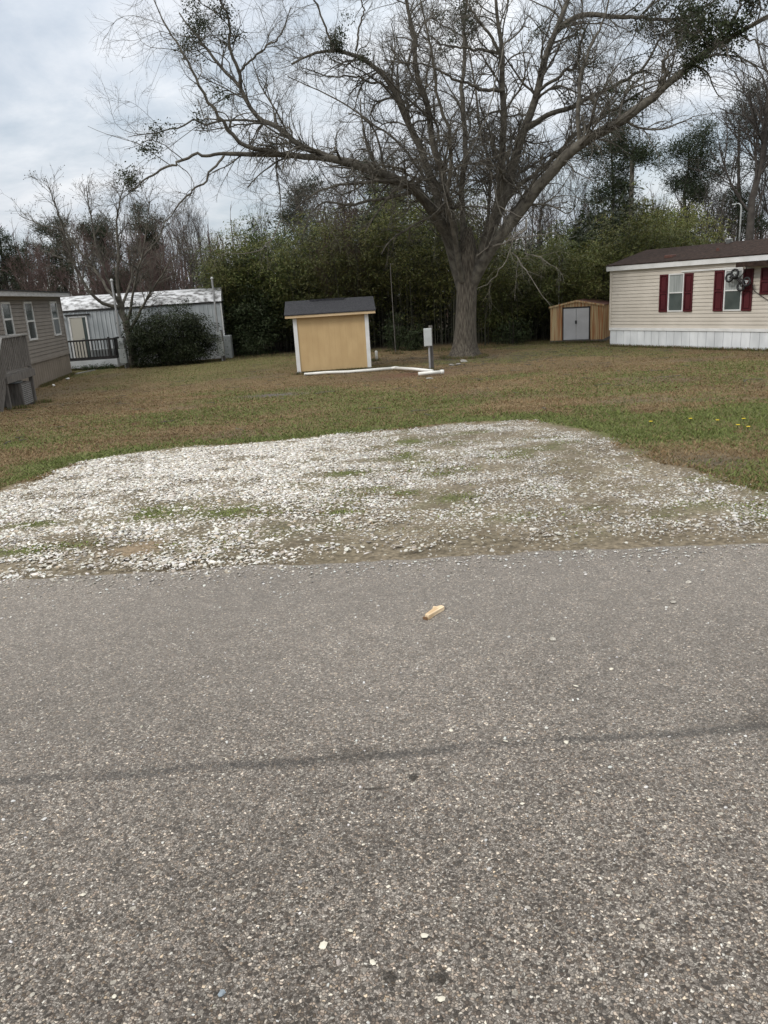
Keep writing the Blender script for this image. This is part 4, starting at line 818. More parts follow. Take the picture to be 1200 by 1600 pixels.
lines = [
 # great left limb
 ([(724, 452, Y0), (710, 400, Y0), (697, 350, 30.3), (672, 315, 29.9), (640, 293, 29.5), (600, 270, 29.), (555, 254, 28.6), (500, 246, 28.2), (430, 243, 27.8), (348, 240, 27.4)], .30, .07),
 ([(348, 240, 27.4), (300, 245, 27.1), (258, 262, 26.9), (225, 283, 26.7), (200, 300, 26.6)], .06, .02),
 ([(350, 243, 27.4), (320, 285, 27.), (278, 318, 26.8), (262, 342, 26.7), (252, 365, 26.7)], .045, .012),
 ([(560, 255, 28.6), (510, 245, 28.9), (469, 230, 29.), (443, 208, 29.1), (409, 186, 29.3), (389, 171, 29.4), (376, 143, 29.6), (365, 121, 29.7), (326, 82, 30.), (311, 56, 30.2), (292, 43, 30.4), (280, 20, 30.5)], .13, .025),
 ([(377, 146, 29.6), (372, 100, 29.3), (363, 74, 29.2), (357, 39, 29.), (346, 0, 28.8), (338, -50, 28.6), (325, -100, 28.5)], .075, .015),
 ([(374, 113, 29.4), (400, 87, 29.), (426, 65, 28.7), (443, 43, 28.5), (455, 10, 28.4)], .045, .012),
 ([(440, 243, 27.9), (391, 230, 27.4), (365, 217, 27.1), (348, 199, 26.9), (341, 173, 26.8), (326, 152, 26.7), (313, 130, 26.6), (300, 104, 26.5), (287, 78, 26.4), (270, 56, 26.4), (248, 22, 26.3), (235, -15, 26.2)], .085, .015),
 ([(409, 190, 29.3), (365, 186, 29.1), (313, 190, 28.9), (270, 204, 28.7), (235, 208, 28.6), (200, 214, 28.5)], .05, .012),
 # arched limb upper left
 ([(712, 420, 30.8), (704, 370, 31.2), (690, 328, 31.6), (669, 268, 31.9), (651, 225, 32.1), (621, 160, 32.2), (599, 117, 32.2), (556, 80, 32.1), (521, 74, 32.), (485, 84, 32.), (455, 100, 32)], .22, .03),
 ([(621, 160, 32.2), (600, 130, 31.8), (560, 120, 31.4), (510, 118, 31.), (470, 105, 30.8)], .06, .015),
 ([(640, 288, 29.5), (617, 284, 28.9), (570, 281, 28.3), (530, 284, 28.), (487, 303, 27.7), (460, 330, 27.5)], .09, .02),
 ([(650, 300, 29.6), (630, 303, 29.3), (573, 320, 28.9), (543, 320, 28.7), (508, 312, 28.5), (485, 335, 28.4), (472, 372, 28.4)], .08, .015),
 # uprights
 ([(716, 430, Y0), (708, 350, 30.1), (698, 300, 29.8), (687, 261, 29.6), (668, 187, 29.3), (649, 117, 29.1), (649, 70, 29.), (640, 23, 28.9), (634, -40, 28.8), (620, -110, 28.7)], .2, .03),
 ([(722, 440, Y0), (723, 380, 31.1), (724, 327, 31.4), (726, 210, 31.9), (722, 140, 32.1), (724, 47, 32.4), (729, 0, 32.5), (735, -80, 32.7)], .17, .03),
 ([(738, 440, Y0), (755, 380, 30.2), (775, 327, 29.9), (788, 233, 29.6), (789, 140, 29.4), (785, 93, 29.3), (778, 47, 29.2), (775, 0, 29.1), (776, -70, 29.)], .2, .035),
 ([(736, 445, Y0), (762, 370, 31.), (794, 289, 31.5), (813, 224, 31.8), (827, 173, 32.), (845, 107, 32.2), (869, 47, 32.4), (887, 0, 32.6), (905, -60, 32.8), (915, -130, 33)], .25, .05),
 # great right limb
 ([(732, 455, Y0), (756, 400, 30.2), (808, 335, 29.7), (864, 271, 29.3), (906, 224, 29.), (967, 187, 28.7), (1013, 163, 28.5), (1037, 135, 28.4), (1083, 98, 28.2), (1116, 70, 28.1), (1153, 51, 28.), (1200, 28, 27.9), (1250, 0, 27.8)], .27, .05),
 ([(770, 350, 30.4), (800, 300, 30.8), (845, 261, 31.), (901, 210, 31.2), (939, 187, 31.3), (976, 159, 31.4), (1012, 138, 31.5), (1060, 120, 31.6)], .12, .02),
 ([(824, 200, 31.9), (859, 177, 31.6), (920, 154, 31.3), (967, 131, 31.), (1009, 107, 30.8), (1032, 61, 30.7), (1050, 20, 30.6)], .12, .02),
 ([(870, 48, 32.4), (901, 23, 32.), (939, 21, 31.6), (976, 28, 31.3), (1013, 35, 31.), (1060, 33, 30.8), (1107, 9, 30.6), (1140, -20, 30.5)], .12, .025),
 ([(1034, 137, 28.4), (1035, 105, 28.2), (1040, 92, 28.2), (1046, 77, 28.2)], .075, .04),
 ([(906, 226, 29.), (901, 173, 29.2), (911, 126, 29.4), (920, 79, 29.6), (939, 47, 29.7), (952, 0, 29.8), (960, -60, 30)], .09, .02),
 ([(836, 148, 32.1), (873, 121, 31.6), (906, 89, 31.2), (911, 51, 31.), (922, 33, 31.)], .075, .03),
 ([(786, 95, 29.3), (770, 60, 29.), (752, 37, 28.8), (733, 9, 28.6), (720, -30, 28.5)], .07, .02),
 ([(785, 86, 29.3), (760, 80, 29.), (733, 75, 28.7), (691, 75, 28.5), (663, 47, 28.3)], .07, .02),
 ([(788, 142, 29.4), (760, 141, 29.), (733, 138, 28.7), (705, 126, 28.4), (677, 107, 28.2), (640, 98, 28.), (600, 94, 27.9)], .075, .02),
 # limbs toward the camera and away
 ([(722, 440, 30.3), (712, 380, 29.6), (700, 310, 28.9), (706, 230, 28.), (690, 150, 27.2), (670, 60, 26.6), (650, -40, 26.)], .12, .02),
 ([(738, 440, 30.9), (760, 370, 32), (770, 290, 33.), (750, 200, 34), (740, 120, 35), (720, 20, 36)], .10, .03),
 ([(730, 430, 31), (700, 330, 32.2), (640, 240, 33.4), (580, 190, 34.4), (520, 150, 35), (450, 120, 35.5)], .08, .02),
 ([(742, 430, 31), (800, 330, 32.4), (870, 240, 33.4), (950, 170, 34.2), (1030, 90, 35)], .08, .02),
 ([(887, 0, 32.6), (930, -60, 32), (990, -110, 31.4)], .07, .02), ([(729, 0, 32.5), (690, -60, 32), (640, -110, 31.6)], .07, .02), ([(346, 0, 28.8), (400, -60, 28.8), (430, -110, 28.8)], .03, .012), ([(521, 74, 32.), (500, 20, 31.8), (480, -40, 31.6), (470, -90, 31.5)], .05, .015), ([(556, 80, 32.1), (570, 20, 32), (560, -60, 32)], .05, .015),
 ([(1116, 70, 28.1), (1150, 20, 28.2), (1170, -40, 28.4)], .06, .02), ([(1060, 33, 30.8), (1090, -10, 31), (1100, -70, 31)], .05, .015), ([(1153, 51, 28.), (1185, 70, 27.8), (1230, 80, 27.6)], .04, .012),
]
P0, R0 = skel(lines, 26)
wob = rg.normal(0, .11, P0.shape); wob[:, 1:-1] = (wob[:, :-2]+wob[:, 1:-1]+wob[:, 2:])/3
P0w = P0+wob*.85*np.sin(np.linspace(0, np.pi, 26))[None, :, None]; R0 = R0*.88
off = -BT
br = branch_obj('limbs', [(P0w+off, R0, 10)], M_bark2, big)
P1, R1 = grow(P0w, R0, 640, rg, 1.0, 3.2, 10, ang=.9, upb=.04, wig=.36, t0=.26, rs=.42, rmin=.009, bias=np.clip(1.2-.0*R0[:, 0], .3, 2))
P2, R2 = grow(P1, R1, 4900, rg, .5, 1.7, 7, ang=.85, upb=.03, wig=.4, t0=.12, rs=.55, rmin=.0045)
P3, R3 = grow(P2, R2, 34000, rg, .2, .75, 4, ang=.8, upb=.06, wig=.42, t0=.1, rs=.6, rmin=.0028)
Pd, Rd = grow(P0w, R0, 500, rg, .5, 1.5, 8, ang=1.1, upb=-.1, wig=.25, droop=.35, t0=.35, rs=.2, rmin=.006)
branch_obj('branches', [(P1+off, R1, 5)], M_bark2, big)
tw = branch_obj('twigs', [(P2+off, R2, 4), (P3+off, R3, 3), (Pd+off, Rd, 3)], M_bark2, big)
# epicormic shoots wrapped around the fork
k = [0, 8, 12, 13, 14, 15, 16, 17, 26, 27]
Pe, Re = grow(P0w[k], R0[k], 300, rg, .8, 2.3, 9, ang=.65, upb=.3, wig=.25, t0=.05, t1=.4, rs=.1, rmin=.0055)
Pe2, Re2 = grow(Pe, Re, 1100, rg, .25, .8, 5, ang=.7, upb=.1, wig=.3, rs=.6, rmin=.003)
branch_obj('water_shoots', [(Pe+off, Re, 4), (Pe2+off, Re2, 3)], M_bark2, big)
# bleached hanging dead branches
dl = [([(767, 270, 29.5), (778, 322, 28.8), (790, 350, 28.6), (799, 372, 28.6)], .035, .015), ([(780, 322, 28.8), (800, 332, 28.3), (822, 340, 28.), (852, 341, 27.6)], .03, .008), ([(822, 343, 28.4), (824, 356, 28.1), (812, 366, 28.), (800, 372, 28)], .05, .03), ([(770, 385, 29), (807, 373, 28.4), (840, 368, 28), (872, 365, 27.7)], .045, .012), ([(800, 395, 28.6), (822, 420, 28), (838, 448, 27.6), (860, 478, 27.3)], .035, .01),
      ([(690, 268, 29), (693, 298, 28.6), (700, 320, 28.5), (706, 340, 28.4)], .03, .012), ([(690, 343, 29.8), (665, 349, 29.3), (640, 353, 28.9), (608, 353, 28.6)], .022, .008), ([(437, 345, 28), (430, 370, 27.8), (410, 393, 27.6), (380, 396, 27.4), (345, 397, 27.2)], .035, .01), ([(472, 372, 28.4), (450, 350, 28.1), (437, 345, 28)], .02, .02), ([(740, 250, 29), (720, 262, 28.4), (690, 268, 28)], .03, .02), ([(790, 60, 28.5), (760, 190, 28), (725, 250, 27.8)], .03, .02),
      ([(800, 372, 28.5), (797, 395, 28.3), (770, 440, 28.2), (745, 452, 28.2)], .03, .01), ([(820, 395, 28.2), (850, 405, 27.6), (880, 430, 27.2)], .025, .008), ([(745, 400, 29), (765, 385, 28.6), (775, 350, 28.4)], .03, .01)]
for q_ in dl:
    PD, RD = skel([q_], 12); RD = RD*.72; PD[:, 1:] += rg.normal(0, .02, PD[:, 1:].shape)
    Pq, Rq = grow(PD, RD, 7, rg, .4, 1.3, 7, ang=.8, upb=-.05, wig=.25, droop=.2, rs=.4, rmin=.005); Pq2, Rq2 = grow(Pq, Rq, 32, rg, .2, .8, 5, ang=.8, upb=-.05, wig=.3, rs=.6, rmin=.003)
    branch_obj('dead_branch', [(PD+off, RD, 6), (Pq+off, Rq, 4), (Pq2+off, Rq2, 3)], M_deadb, big)
# evergreen clumps (mistletoe) on the crown
cl = [(1100, 60, 28.2, 1.25, 900), (1060, 30, 30.6, 1.2, 900), (1140, 45, 28.1, .7, 400), (1075, 100, 28.2, .6, 260), (980, 115, 30.8, .6, 120), (985, 160, 30., .6, 120), (920, 95, 31, .6, 80), (530, 62, 32., .6, 220), (515, 78, 32, .55, 170), (310, 60, 30.2, .7, 190), (290, 75, 29, .55, 120), (325, 30, 29.5, .5, 110), (365, 55, 29.2, .4, 90), (205, 288, 26.7, .42, 150), (250, 215, 28.6, .5, 110), (318, 190, 28.9, .35, 70), (720, 10, 32., .7, 220), (680, 30, 31, .5, 80), (890, 150, 31.5, .5, 60), (880, 40, 32, .4, 60), (1180, -10, 28, .9, 400), (420, 222, 28, .35, 50), (340, 145, 27, .35, 50), (1010, 35, 31, .7, 260), (300, 20, 29, .5, 120), (350, 20, 29, .45, 110), (560, 90, 31.8, .45, 110), (735, 40, 31.5, .5, 130), (905, 60, 31, .5, 110), (955, 150, 29, .55, 130), (230, 225, 28.3, .4, 80), (700, 70, 28.8, .4, 80), (840, 55, 31, .35, 60)]
for (px, py, Yd, rad, n_) in cl:
    n_ = int(n_*3.3)
    c_ = at(px, py, Yd); nb = max(5, n_//55); sc = c_+rg.normal(0, rad*.36, (nb, 3)); C = sc[rg.integers(0, nb, n_)]+rg.normal(0, .13, (n_, 3))
    V, Q = quads(C-BT, rg.normal(size=(n_, 3)), rg.normal(size=(n_, 3)), rg.uniform(.055, .11, n_)*(1.25 if n_ > 1200 else 1), rg.uniform(.03, .055, n_)*(1.25 if n_ > 1200 else 1))
    npmesh('mistletoe_foliage', V, Q, M_leaf, big, col=leafcol(n_, rg, (.036, .046, .02), .45))

def bare_tree(name, x, y, h, r, seed, label, cat='tree', group=None, m=None, spread=.55, lv=(14, 90, 500), zb=-1.08, split=.25, leaves=0, upb=.2, lcol=(.1, .05, .035), lsc=1.):
    rg = np.random.default_rng(seed); e = empty(name, (x, y, zb), 0, label, cat, group); m = m or M_farb
    n = 8; P = np.zeros((1, n, 3)); P[0, :, 2] = np.linspace(-.1, h*.92, n); P[0, 1:, :2] = np.cumsum(rg.normal(0, h*.012, (n-1, 2)), 0); Rr = np.linspace(r, r*.16, n)[None]
    branch_obj('trunk', [(P, Rr, 9)], m, e)
    P1, R1 = grow(P, Rr, lv[0], rg, h*spread*.5, h*spread, 9, ang=.75, upb=upb, wig=.16, t0=split, t1=.97, rs=.55, rmin=.015)
    P2, R2 = grow(P1, R1, lv[1], rg, h*.1, h*.24, 7, ang=.65, upb=upb*.8, wig=.2, rs=.6, rmin=.009)
    P3, R3 = grow(P2, R2, lv[2], rg, h*.04, h*.12, 5, ang=.65, upb=upb*.5, wig=.25, rs=.6, rmin=.006)
    branch_obj('crown', [(P1, R1, 5), (P2, R2, 4), (P3, R3, 3)], m, e)
    if leaves:
        i = rg.integers(0, len(P3), leaves); k = rg.integers(1, 5, leaves); C = P3[i, k]+rg.normal(0, .04, (leaves, 3))
        V, Q = quads(C, rg.normal(size=(leaves, 3)), rg.normal(size=(leaves, 3)), rg.uniform(.04, .08, leaves)*lsc, rg.uniform(.03, .05, leaves)*lsc); npmesh('leaves', V, Q, M_leaf, e, col=leafcol(leaves, rg, lcol, .4))
    return e
def pine(x, y, h, r, seed, label, group, cz=.35, w=.28, ntuft=150, zb=-1.08, tone=1.):
    rg = np.random.default_rng(seed); e = empty('pine_tree', (x, y, zb), 0, label, 'tree', group); n = 8
    P = np.zeros((1, n, 3)); P[0, :, 2] = np.linspace(-.1, h*.97, n); P[0, 1:, :2] = np.cumsum(rg.normal(0, h*.008, (n-1, 2)), 0); Rr = np.linspace(r, r*.2, n)[None]
    branch_obj('trunk', [(P, Rr, 9)], M_farb, e)
    P1, R1 = grow(P, Rr, 36, rg, h*w*.4, h*w, 8, ang=1.2, upb=.1, wig=.16, t0=cz, t1=.99, rs=.35, rmin=.02)
    P2, R2 = grow(P1, R1, int(ntuft*1.5), rg, h*.04, h*.1, 4, ang=.8, upb=.3, wig=.3, t0=.25, t1=1., rs=.5, rmin=.012)
    branch_obj('limbs', [(P1, R1, 5), (P2, R2, 3)], M_farb, e)
    nt = 95; T = np.repeat(P2[:, -1], nt, 0); N_ = len(T); rad = h*.026; C = T+rg.normal(0, 1, (N_, 3))*np.array([rad, rad, rad*.75])*1.1
    d = nrm(C-T+np.array([0, 0, rad*.5])+rg.normal(0, rad*.4, (N_, 3))); V, Q = quads(C, d, rg.normal(size=(N_, 3)), rg.uniform(.16, .3, N_), rg.uniform(.028, .05, N_))
    npmesh('needles', V, Q, M_leaf, e, col=leafcol(N_, rg, np.array([.034, .046, .022])*tone, .45)); return e

def atx(px, py, Yd): return at(px, py, Yd)
# right background
q = at(955, 300, 47); pine(q[0], 47, 10.3, .2, 101, 'dark pine just right of the big tree', 'pines on the right skyline', cz=.3, w=.3, ntuft=165)
q = at(1075, 300, 55); pine(q[0], 55, 11.2, .22, 102, 'round topped pine standing alone above the brown roof', 'pines on the right skyline', cz=.45, w=.25, ntuft=125)
q = at(1165, 300, 52); pine(q[0], 53.5, 12.2, .22, 103, 'pine half hidden behind the tall bare tree at right', 'pines on the right skyline', cz=.35, w=.24, ntuft=110)
q = at(1178, 300, 48); bare_tree('bare_tree', q[0], 48, 17, .3, 104, 'tallest bare tree at the right edge, taller than the pines', group='bare trees behind the homes', lv=(16, 130, 1100), spread=.36, split=.3, upb=.08)
q = at(1215, 300, 50); bare_tree('bare_tree', q[0], 50.5, 15, .25, 105, 'bare tree cut by the right edge of the picture', group='bare trees behind the homes', lv=(18, 130, 900), spread=.32)
sp = [(1020, 52, 7.2), (1045, 60, 7), (1105, 50, 7.8), (1120, 58, 8.), (1130, 44, 6.), (1190, 56, 8.5), (925, 50, 6.8), (1000, 60, 7.2), (1090, 47, 5.5)]
nm = ['thin bare tree right of the dark pine', 'slender bare tree just left of the round topped pine', 'bare tree between round topped pine and street lamp', 'higher bare tree behind the one by the street lamp', 'low pale bare tree beside the street lamp', 'short bare tree at far right beyond the roof', 'bare tree between big tree and dark pine', 'far bare tree behind the wooden utility pole', 'low bare tree showing over the roof ridge vent']
for i, (px, yd, h) in enumerate(sp):
    q = at(px, 330, yd); bare_tree('bare_tree', q[0], yd, h, .11, 200+i, nm[i], group='bare trees behind the homes', lv=(14, 80, 420), spread=.4, split=.3, upb=.3)
# left background
q = at(205, 570, 36.9)
PB = np.array([q[0], 36.9, -1.06]); pe = empty('pecan_tree', PB, 0, 'bare many branched tree growing beside the meter mast of old trailer', 'tree')
pl = [([(209, 574, 36.9), (205, 535, 36.9), (199, 508, 36.9), (190, 487, 36.9), (186, 465, 36.8)], .2, .13), ([(188, 480, 36.9), (178, 482, 36.7), (160, 476, 36.4), (140, 461, 36.1), (118, 420, 35.9), (105, 380, 35.8), (95, 345, 35.8), (80, 305, 35.9), (73, 280, 36)], .1, .012),
 ([(186, 470, 36.8), (172, 462, 37), (150, 420, 37.3), (122, 391, 37.5), (100, 355, 37.6), (60, 352, 37.8), (30, 335, 38)], .08, .012), ([(187, 470, 36.8), (182, 430, 36.9), (186, 390, 37), (180, 350, 37), (188, 310, 37), (195, 285, 37)], .09, .012),
 ([(200, 500, 36.9), (207, 480, 36.7), (207, 468, 36.5), (212, 430, 36.3), (225, 395, 36.2), (228, 350, 36.2), (235, 315, 36.2)], .08, .012), ([(203, 515, 36.9), (216, 498, 36.5), (222, 478, 36.2), (236, 457, 36), (255, 425, 35.8), (268, 404, 35.7), (290, 388, 35.6)], .08, .012),
 ([(187, 478, 36.8), (170, 440, 36.4), (150, 380, 36), (140, 330, 35.9), (135, 290, 35.8)], .07, .012), ([(225, 400, 36.2), (250, 370, 36.4), (262, 335, 36.5)], .045, .012), ([(150, 420, 37.3), (120, 410, 37.6), (85, 400, 38), (55, 385, 38.3)], .04, .012), ([(190, 480, 37), (205, 440, 37.8), (215, 380, 38.2), (210, 320, 38.4)], .07, .012)]
PA, RA = skel(pl, 16); PA[:, 2:] += rg.normal(0, .02, PA[:, 2:].shape)
branch_obj('trunk', [(PA[:1]-PB, RA[:1], 10)], M_bark2, pe)
p1, r1 = grow(PA[1:], RA[1:], 150, rg, .6, 1.7, 8, ang=.7, upb=.15, wig=.22, t0=.25, rs=.55, rmin=.012); p2, r2 = grow(p1, r1, 900, rg, .3, .9, 6, ang=.7, upb=.12, wig=.25, rs=.6, rmin=.007); p3, r3 = grow(p2, r2, 2200, rg, .15, .4, 4, ang=.7, upb=.1, wig=.25, rs=.6, rmin=.005)
branch_obj('crown', [(PA[1:]-PB, RA[1:], 7), (p1-PB, r1, 5), (p2-PB, r2, 4), (p3-PB, r3, 3)], M_bark2, pe)
i_ = rg.integers(0, len(p3), 2400); C = p3[i_, 3]-PB; V, Q = quads(C, rg.normal(size=C.shape), rg.normal(size=C.shape), rg.uniform(.04, .07, 2400), rg.uniform(.03, .05, 2400)); npmesh('leaves', V, Q, M_leaf, pe, col=leafcol(2400, rg, (.09, .055, .04), .4))  # these quads at the twig tips are buds on the bare crown
for i, (px, yd, h, tuft, lb) in enumerate([(92, 62, 8.6, 100, 'leftmost full pine behind the roofs'), (165, 66, 9.4, 150, 'broad dark pine behind left of the bare tree'), (232, 64, 9.3, 160, 'broad dark pine right of the broad one, behind old trailer'), (-5, 58, 8.2, 90, 'dark pine cut by the left edge'), (40, 75, 8.5, 80, 'small far pine over the taupe house')]):
    q = at(px, 420, yd); pine(q[0], yd, h, .2, 320+i, lb, 'pines on the left skyline', cz=.3, w=.3, ntuft=tuft)
for i, (px, yd, h, lb) in enumerate([(45, 50, 6.5, 'reddish bare sapling above the taupe house roof'), (120, 52, 7, 'reddish bare sapling above old trailer, left'), (165, 48, 6.2, 'reddish twiggy sapling behind the mast'), (215, 50, 6.8, 'reddish sapling over the middle of old trailer'), (262, 52, 7.4, 'reddish sapling over the right half of old trailer'), (300, 60, 9.2, 'pale tall bare tree in the sky gap beside the thicket'), (318, 55, 7.5, 'shorter bare tree in the sky gap'), (80, 46, 5.5, 'low reddish sapling beyond the taupe house corner'), (240, 46, 5.6, 'low reddish sapling just behind trailer roof')]):
    q = at(px, 430, yd); bare_tree('sapling' if i not in (5, 6) else 'bare_tree', q[0], yd, h, .09, 340+i, lb, group='bare saplings behind the left homes', m=M_redb if i not in (5, 6) else M_farb, lv=(22, 170, 1300), spread=.42, split=.12, upb=.3, leaves=700 if i not in (5, 6) else 0, lcol=(.11, .06, .05))
# bare trees rising out of the thicket behind the oak
for i, (px, yd, h, lb) in enumerate([(470, 50, 9.2, 'bare tree behind the thicket, left of shed'), (540, 52, 10.5, 'bare tree behind the thicket above the tan shed'), (600, 50, 10, 'bare tree behind the thicket between shed and trunk'), (660, 54, 11, 'bare tree directly left behind the oak fork'), (790, 52, 10.5, 'bare tree directly right behind the oak fork'), (850, 50, 9, 'bare tree behind the metal shed and thicket'), (395, 48, 7.5, 'bare tree at the left shoulder of the thicket'), (895, 54, 9.2, 'bare tree left behind the dark pine')]):
    q = at(px, 330, yd); bare_tree('bare_tree', q[0], yd, h, .12, 400+i, lb, group='bare trees behind the thicket', lv=(18, 120, 800), spread=.36, split=.25, upb=.3)
for i, (px, h, lb) in enumerate([(505, 6.6, 'red brown bare sapling in the thicket above the left side of the tan shed'), (535, 6.9, 'red brown bare sapling in the thicket above the right side of the tan shed'), (560, 6.2, 'lower red brown sapling in the thicket between shed and thin pole')]):
    q = at(px, 480, 39.6); bare_tree('sapling', q[0], 39.8, h, .05, 430+i, lb, group='red brown saplings in the thicket', m=M_redb, lv=(20, 150, 900), spread=.34, split=.25, upb=.35, leaves=500, lcol=(.13, .07, .04))
q = at(585, 300, 49); pine(q[0], 49, 9.8, .18, 420, 'pine rising behind the thicket above the tan shed', 'pines behind the thicket', cz=.5, w=.24, ntuft=60)
q = at(470, 300, 52); pine(q[0], 52, 9.4, .18, 421, 'pine rising behind the left part of the thicket', 'pines behind the thicket', cz=.5, w=.24, ntuft=50)

# ---- leafy masses
def sprays(S_, n, rg, sr, L, W, base, droop=.5, var=.35):
    """S_ (m,3) spray centres -> leaves"""
    m = len(S_); C = np.repeat(S_, n, 0); N_ = len(C); off_ = rg.normal(size=(N_, 3))*np.array([sr, sr, sr*.32]); C = C+off_
    C[:, 2] -= droop*np.hypot(off_[:, 0], off_[:, 1])*.6
    d = nrm(np.c_[off_[:, :2], -droop*sr*np.ones(N_)]+rg.normal(0, sr*.45, (N_, 3))); V, Q = quads(C, d, np.array([[0, 0, 1.]])+rg.normal(0, .5, (N_, 3)), rg.uniform(.6, 1.2, N_)*L, rg.uniform(.6, 1.2, N_)*W)
    b = np.repeat(np.asarray(base).reshape(-1, 3)*(np.ones((m, 3))), n, 0)*(1+rg.uniform(-var, var, (N_, 1)))*(1+rg.uniform(-.12, .12, (N_, 3)))
    return V, Q, np.repeat(np.clip(b, .003, 1), 4, 0)
rg = np.random.default_rng(500)
def front(x): return 40.8-.30*(x+7.5)*(x > -7.5)*(x < 8)-.30*15.5*(x >= 8)+.25*(x-8)*(x >= 8)+.9*np.sin(x*.9)+.5*np.sin(x*2.3+1)
def toph(x): return 6.9+.9*np.sin(x*.55+.5)+.6*np.sin(x*1.7)+.4*np.sin(x*3.1)-2.2*ss(-5, -8.5, x)-1.7*ss(3, 8, x)
# plants
nP = 1100; px_ = rg.uniform(-8.3, 16.5, nP); dep = rg.random(nP)**1.3*12; py_ = front(px_)+dep; ph = toph(px_)*rg.uniform(.72, 1.08, nP)*(1+.012*dep)
K = 9; P = np.zeros((nP, K, 3)); lean = rg.normal(0, .35, (nP, 2)); lean[:, 1] -= .7*np.exp(-dep/2); tt = np.linspace(0, 1, K)
P[:, :, 0] = px_[:, None]+lean[:, :1]*tt**2.2*1.6; P[:, :, 1] = py_[:, None]+lean[:, 1:]*tt**2.2*1.6; P[:, :, 2] = -1.1+ph[:, None]*(tt-.06*tt**3)
Rr = np.linspace(.022, .006, K)[None]*rg.uniform(.7, 1.4, (nP, 1))
th_ = branch_obj('bamboo_culms', [(P, Rr, 5)], mat('bamboo_culm', (.02, .022, .012), .7, c2=(.05, .048, .03), scale=3), None)  # culm colour kept near black to paint in the deep shade low down
tag(th_, 'slim bamboo stems standing close together in the dark thicket', 'bamboo stems', kind='stuff')
def plant_sprays(per, idx, rg, lowcut):
    i = rg.choice(idx, per); t = lowcut(i)+(1-lowcut(i))*rg.random(per)**.8; k = np.minimum((t*(K-1)).astype(int), K-2); f = (t*(K-1)-k)[:, None]
    p = P[i, k]*(1-f)+P[i, k+1]*f; a = rg.uniform(0, 6.283, per); rad = rg.uniform(.15, 1., per)*(1.15-.75*t); p = p+np.stack([np.cos(a)*rad, np.sin(a)*rad-.2, -.1*rad], -1); return p, i, t
fr_ = np.where(dep < 3.0)[0]; bk_ = np.where(dep >= 3.0)[0]
lc = lambda i: np.where(dep[i] < 1.2, .30, .16)+.12*np.sin(px_[i]*1.9)
s1, i1, t1_ = plant_sprays(5600, fr_, rg, lc); s2, i2, t2_ = plant_sprays(4600, bk_, rg, lambda i: .05+0*dep[i])
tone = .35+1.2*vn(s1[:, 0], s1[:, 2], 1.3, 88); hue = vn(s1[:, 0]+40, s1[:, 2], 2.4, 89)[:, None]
base = (np.array([[.066, .078, .024]])*(1-hue)+np.array([[.125, .125, .038]])*hue)*tone[:, None]*(1+.5*ss(.5, 1, t1_))[:, None]  # colour lifted toward the plant tops, painting in the light from above
V1, Q1, C1 = sprays(s1, 26, rg, .30, .20, .042, base); V2, Q2, C2 = sprays(s2, 16, rg, .5, .36, .11, (.028, .036, .016))  # rear sprays get a darker green that paints in the thicket's inner shade
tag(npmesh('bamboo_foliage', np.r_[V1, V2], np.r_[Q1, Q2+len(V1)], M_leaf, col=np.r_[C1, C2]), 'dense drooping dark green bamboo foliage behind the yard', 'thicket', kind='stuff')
def shrub(name, x, y, w, d, h, seed, label, cat, group, base, nsp, L=.16, W=.05, sr=.28, low=0., zb=-1.08, nl=26, top=.6):
    rg = np.random.default_rng(seed); e = empty(name, (x, y, zb), 0, label, cat, group)
    nb = max(5, int(w*3)); P = np.zeros((nb, 6, 3)); tt = np.linspace(0, 1, 6); a = rg.uniform(0, 6.28, nb); rr = rg.random(nb)**.5
    ex_ = np.stack([np.cos(a)*rr*w*.38, np.sin(a)*rr*d*.38], -1); P[:, :, 0] = ex_[:, :1]*(.25+.75*tt); P[:, :, 1] = ex_[:, 1:]*(.25+.75*tt); P[:, :, 2] = h*tt*(1-.45*rr[:, None]**2)*rg.uniform(.7, .95, (nb, 1))
    branch_obj('stems', [(P, np.linspace(.035, .01, 6)[None]*np.ones((nb, 1)), 5)], M_farb, e)
    # lumpy dome shell and inside
    u = rg.normal(size=(nsp, 3)); u = nrm(u); u[:, 2] = np.abs(u[:, 2])**.8; u = np.sign(u)*np.abs(u)**.75; rad = rg.random(nsp)**.33; lump = .62+.72*vn(u[:, 0]*3+seed, u[:, 1]*3+u[:, 2]*3, 1., seed % 97)
    S_ = u*rad[:, None]*lump[:, None]*np.array([w/2, d/2, h*(1-low)]); S_[:, 2] += low*h
    V, Q, C = sprays(S_, nl, rg, sr, L, W, np.asarray(base)[None]*(.75+.5*rg.random((nsp, 1)))); npmesh('foliage', V, Q, M_leaf, e, col=C); return e
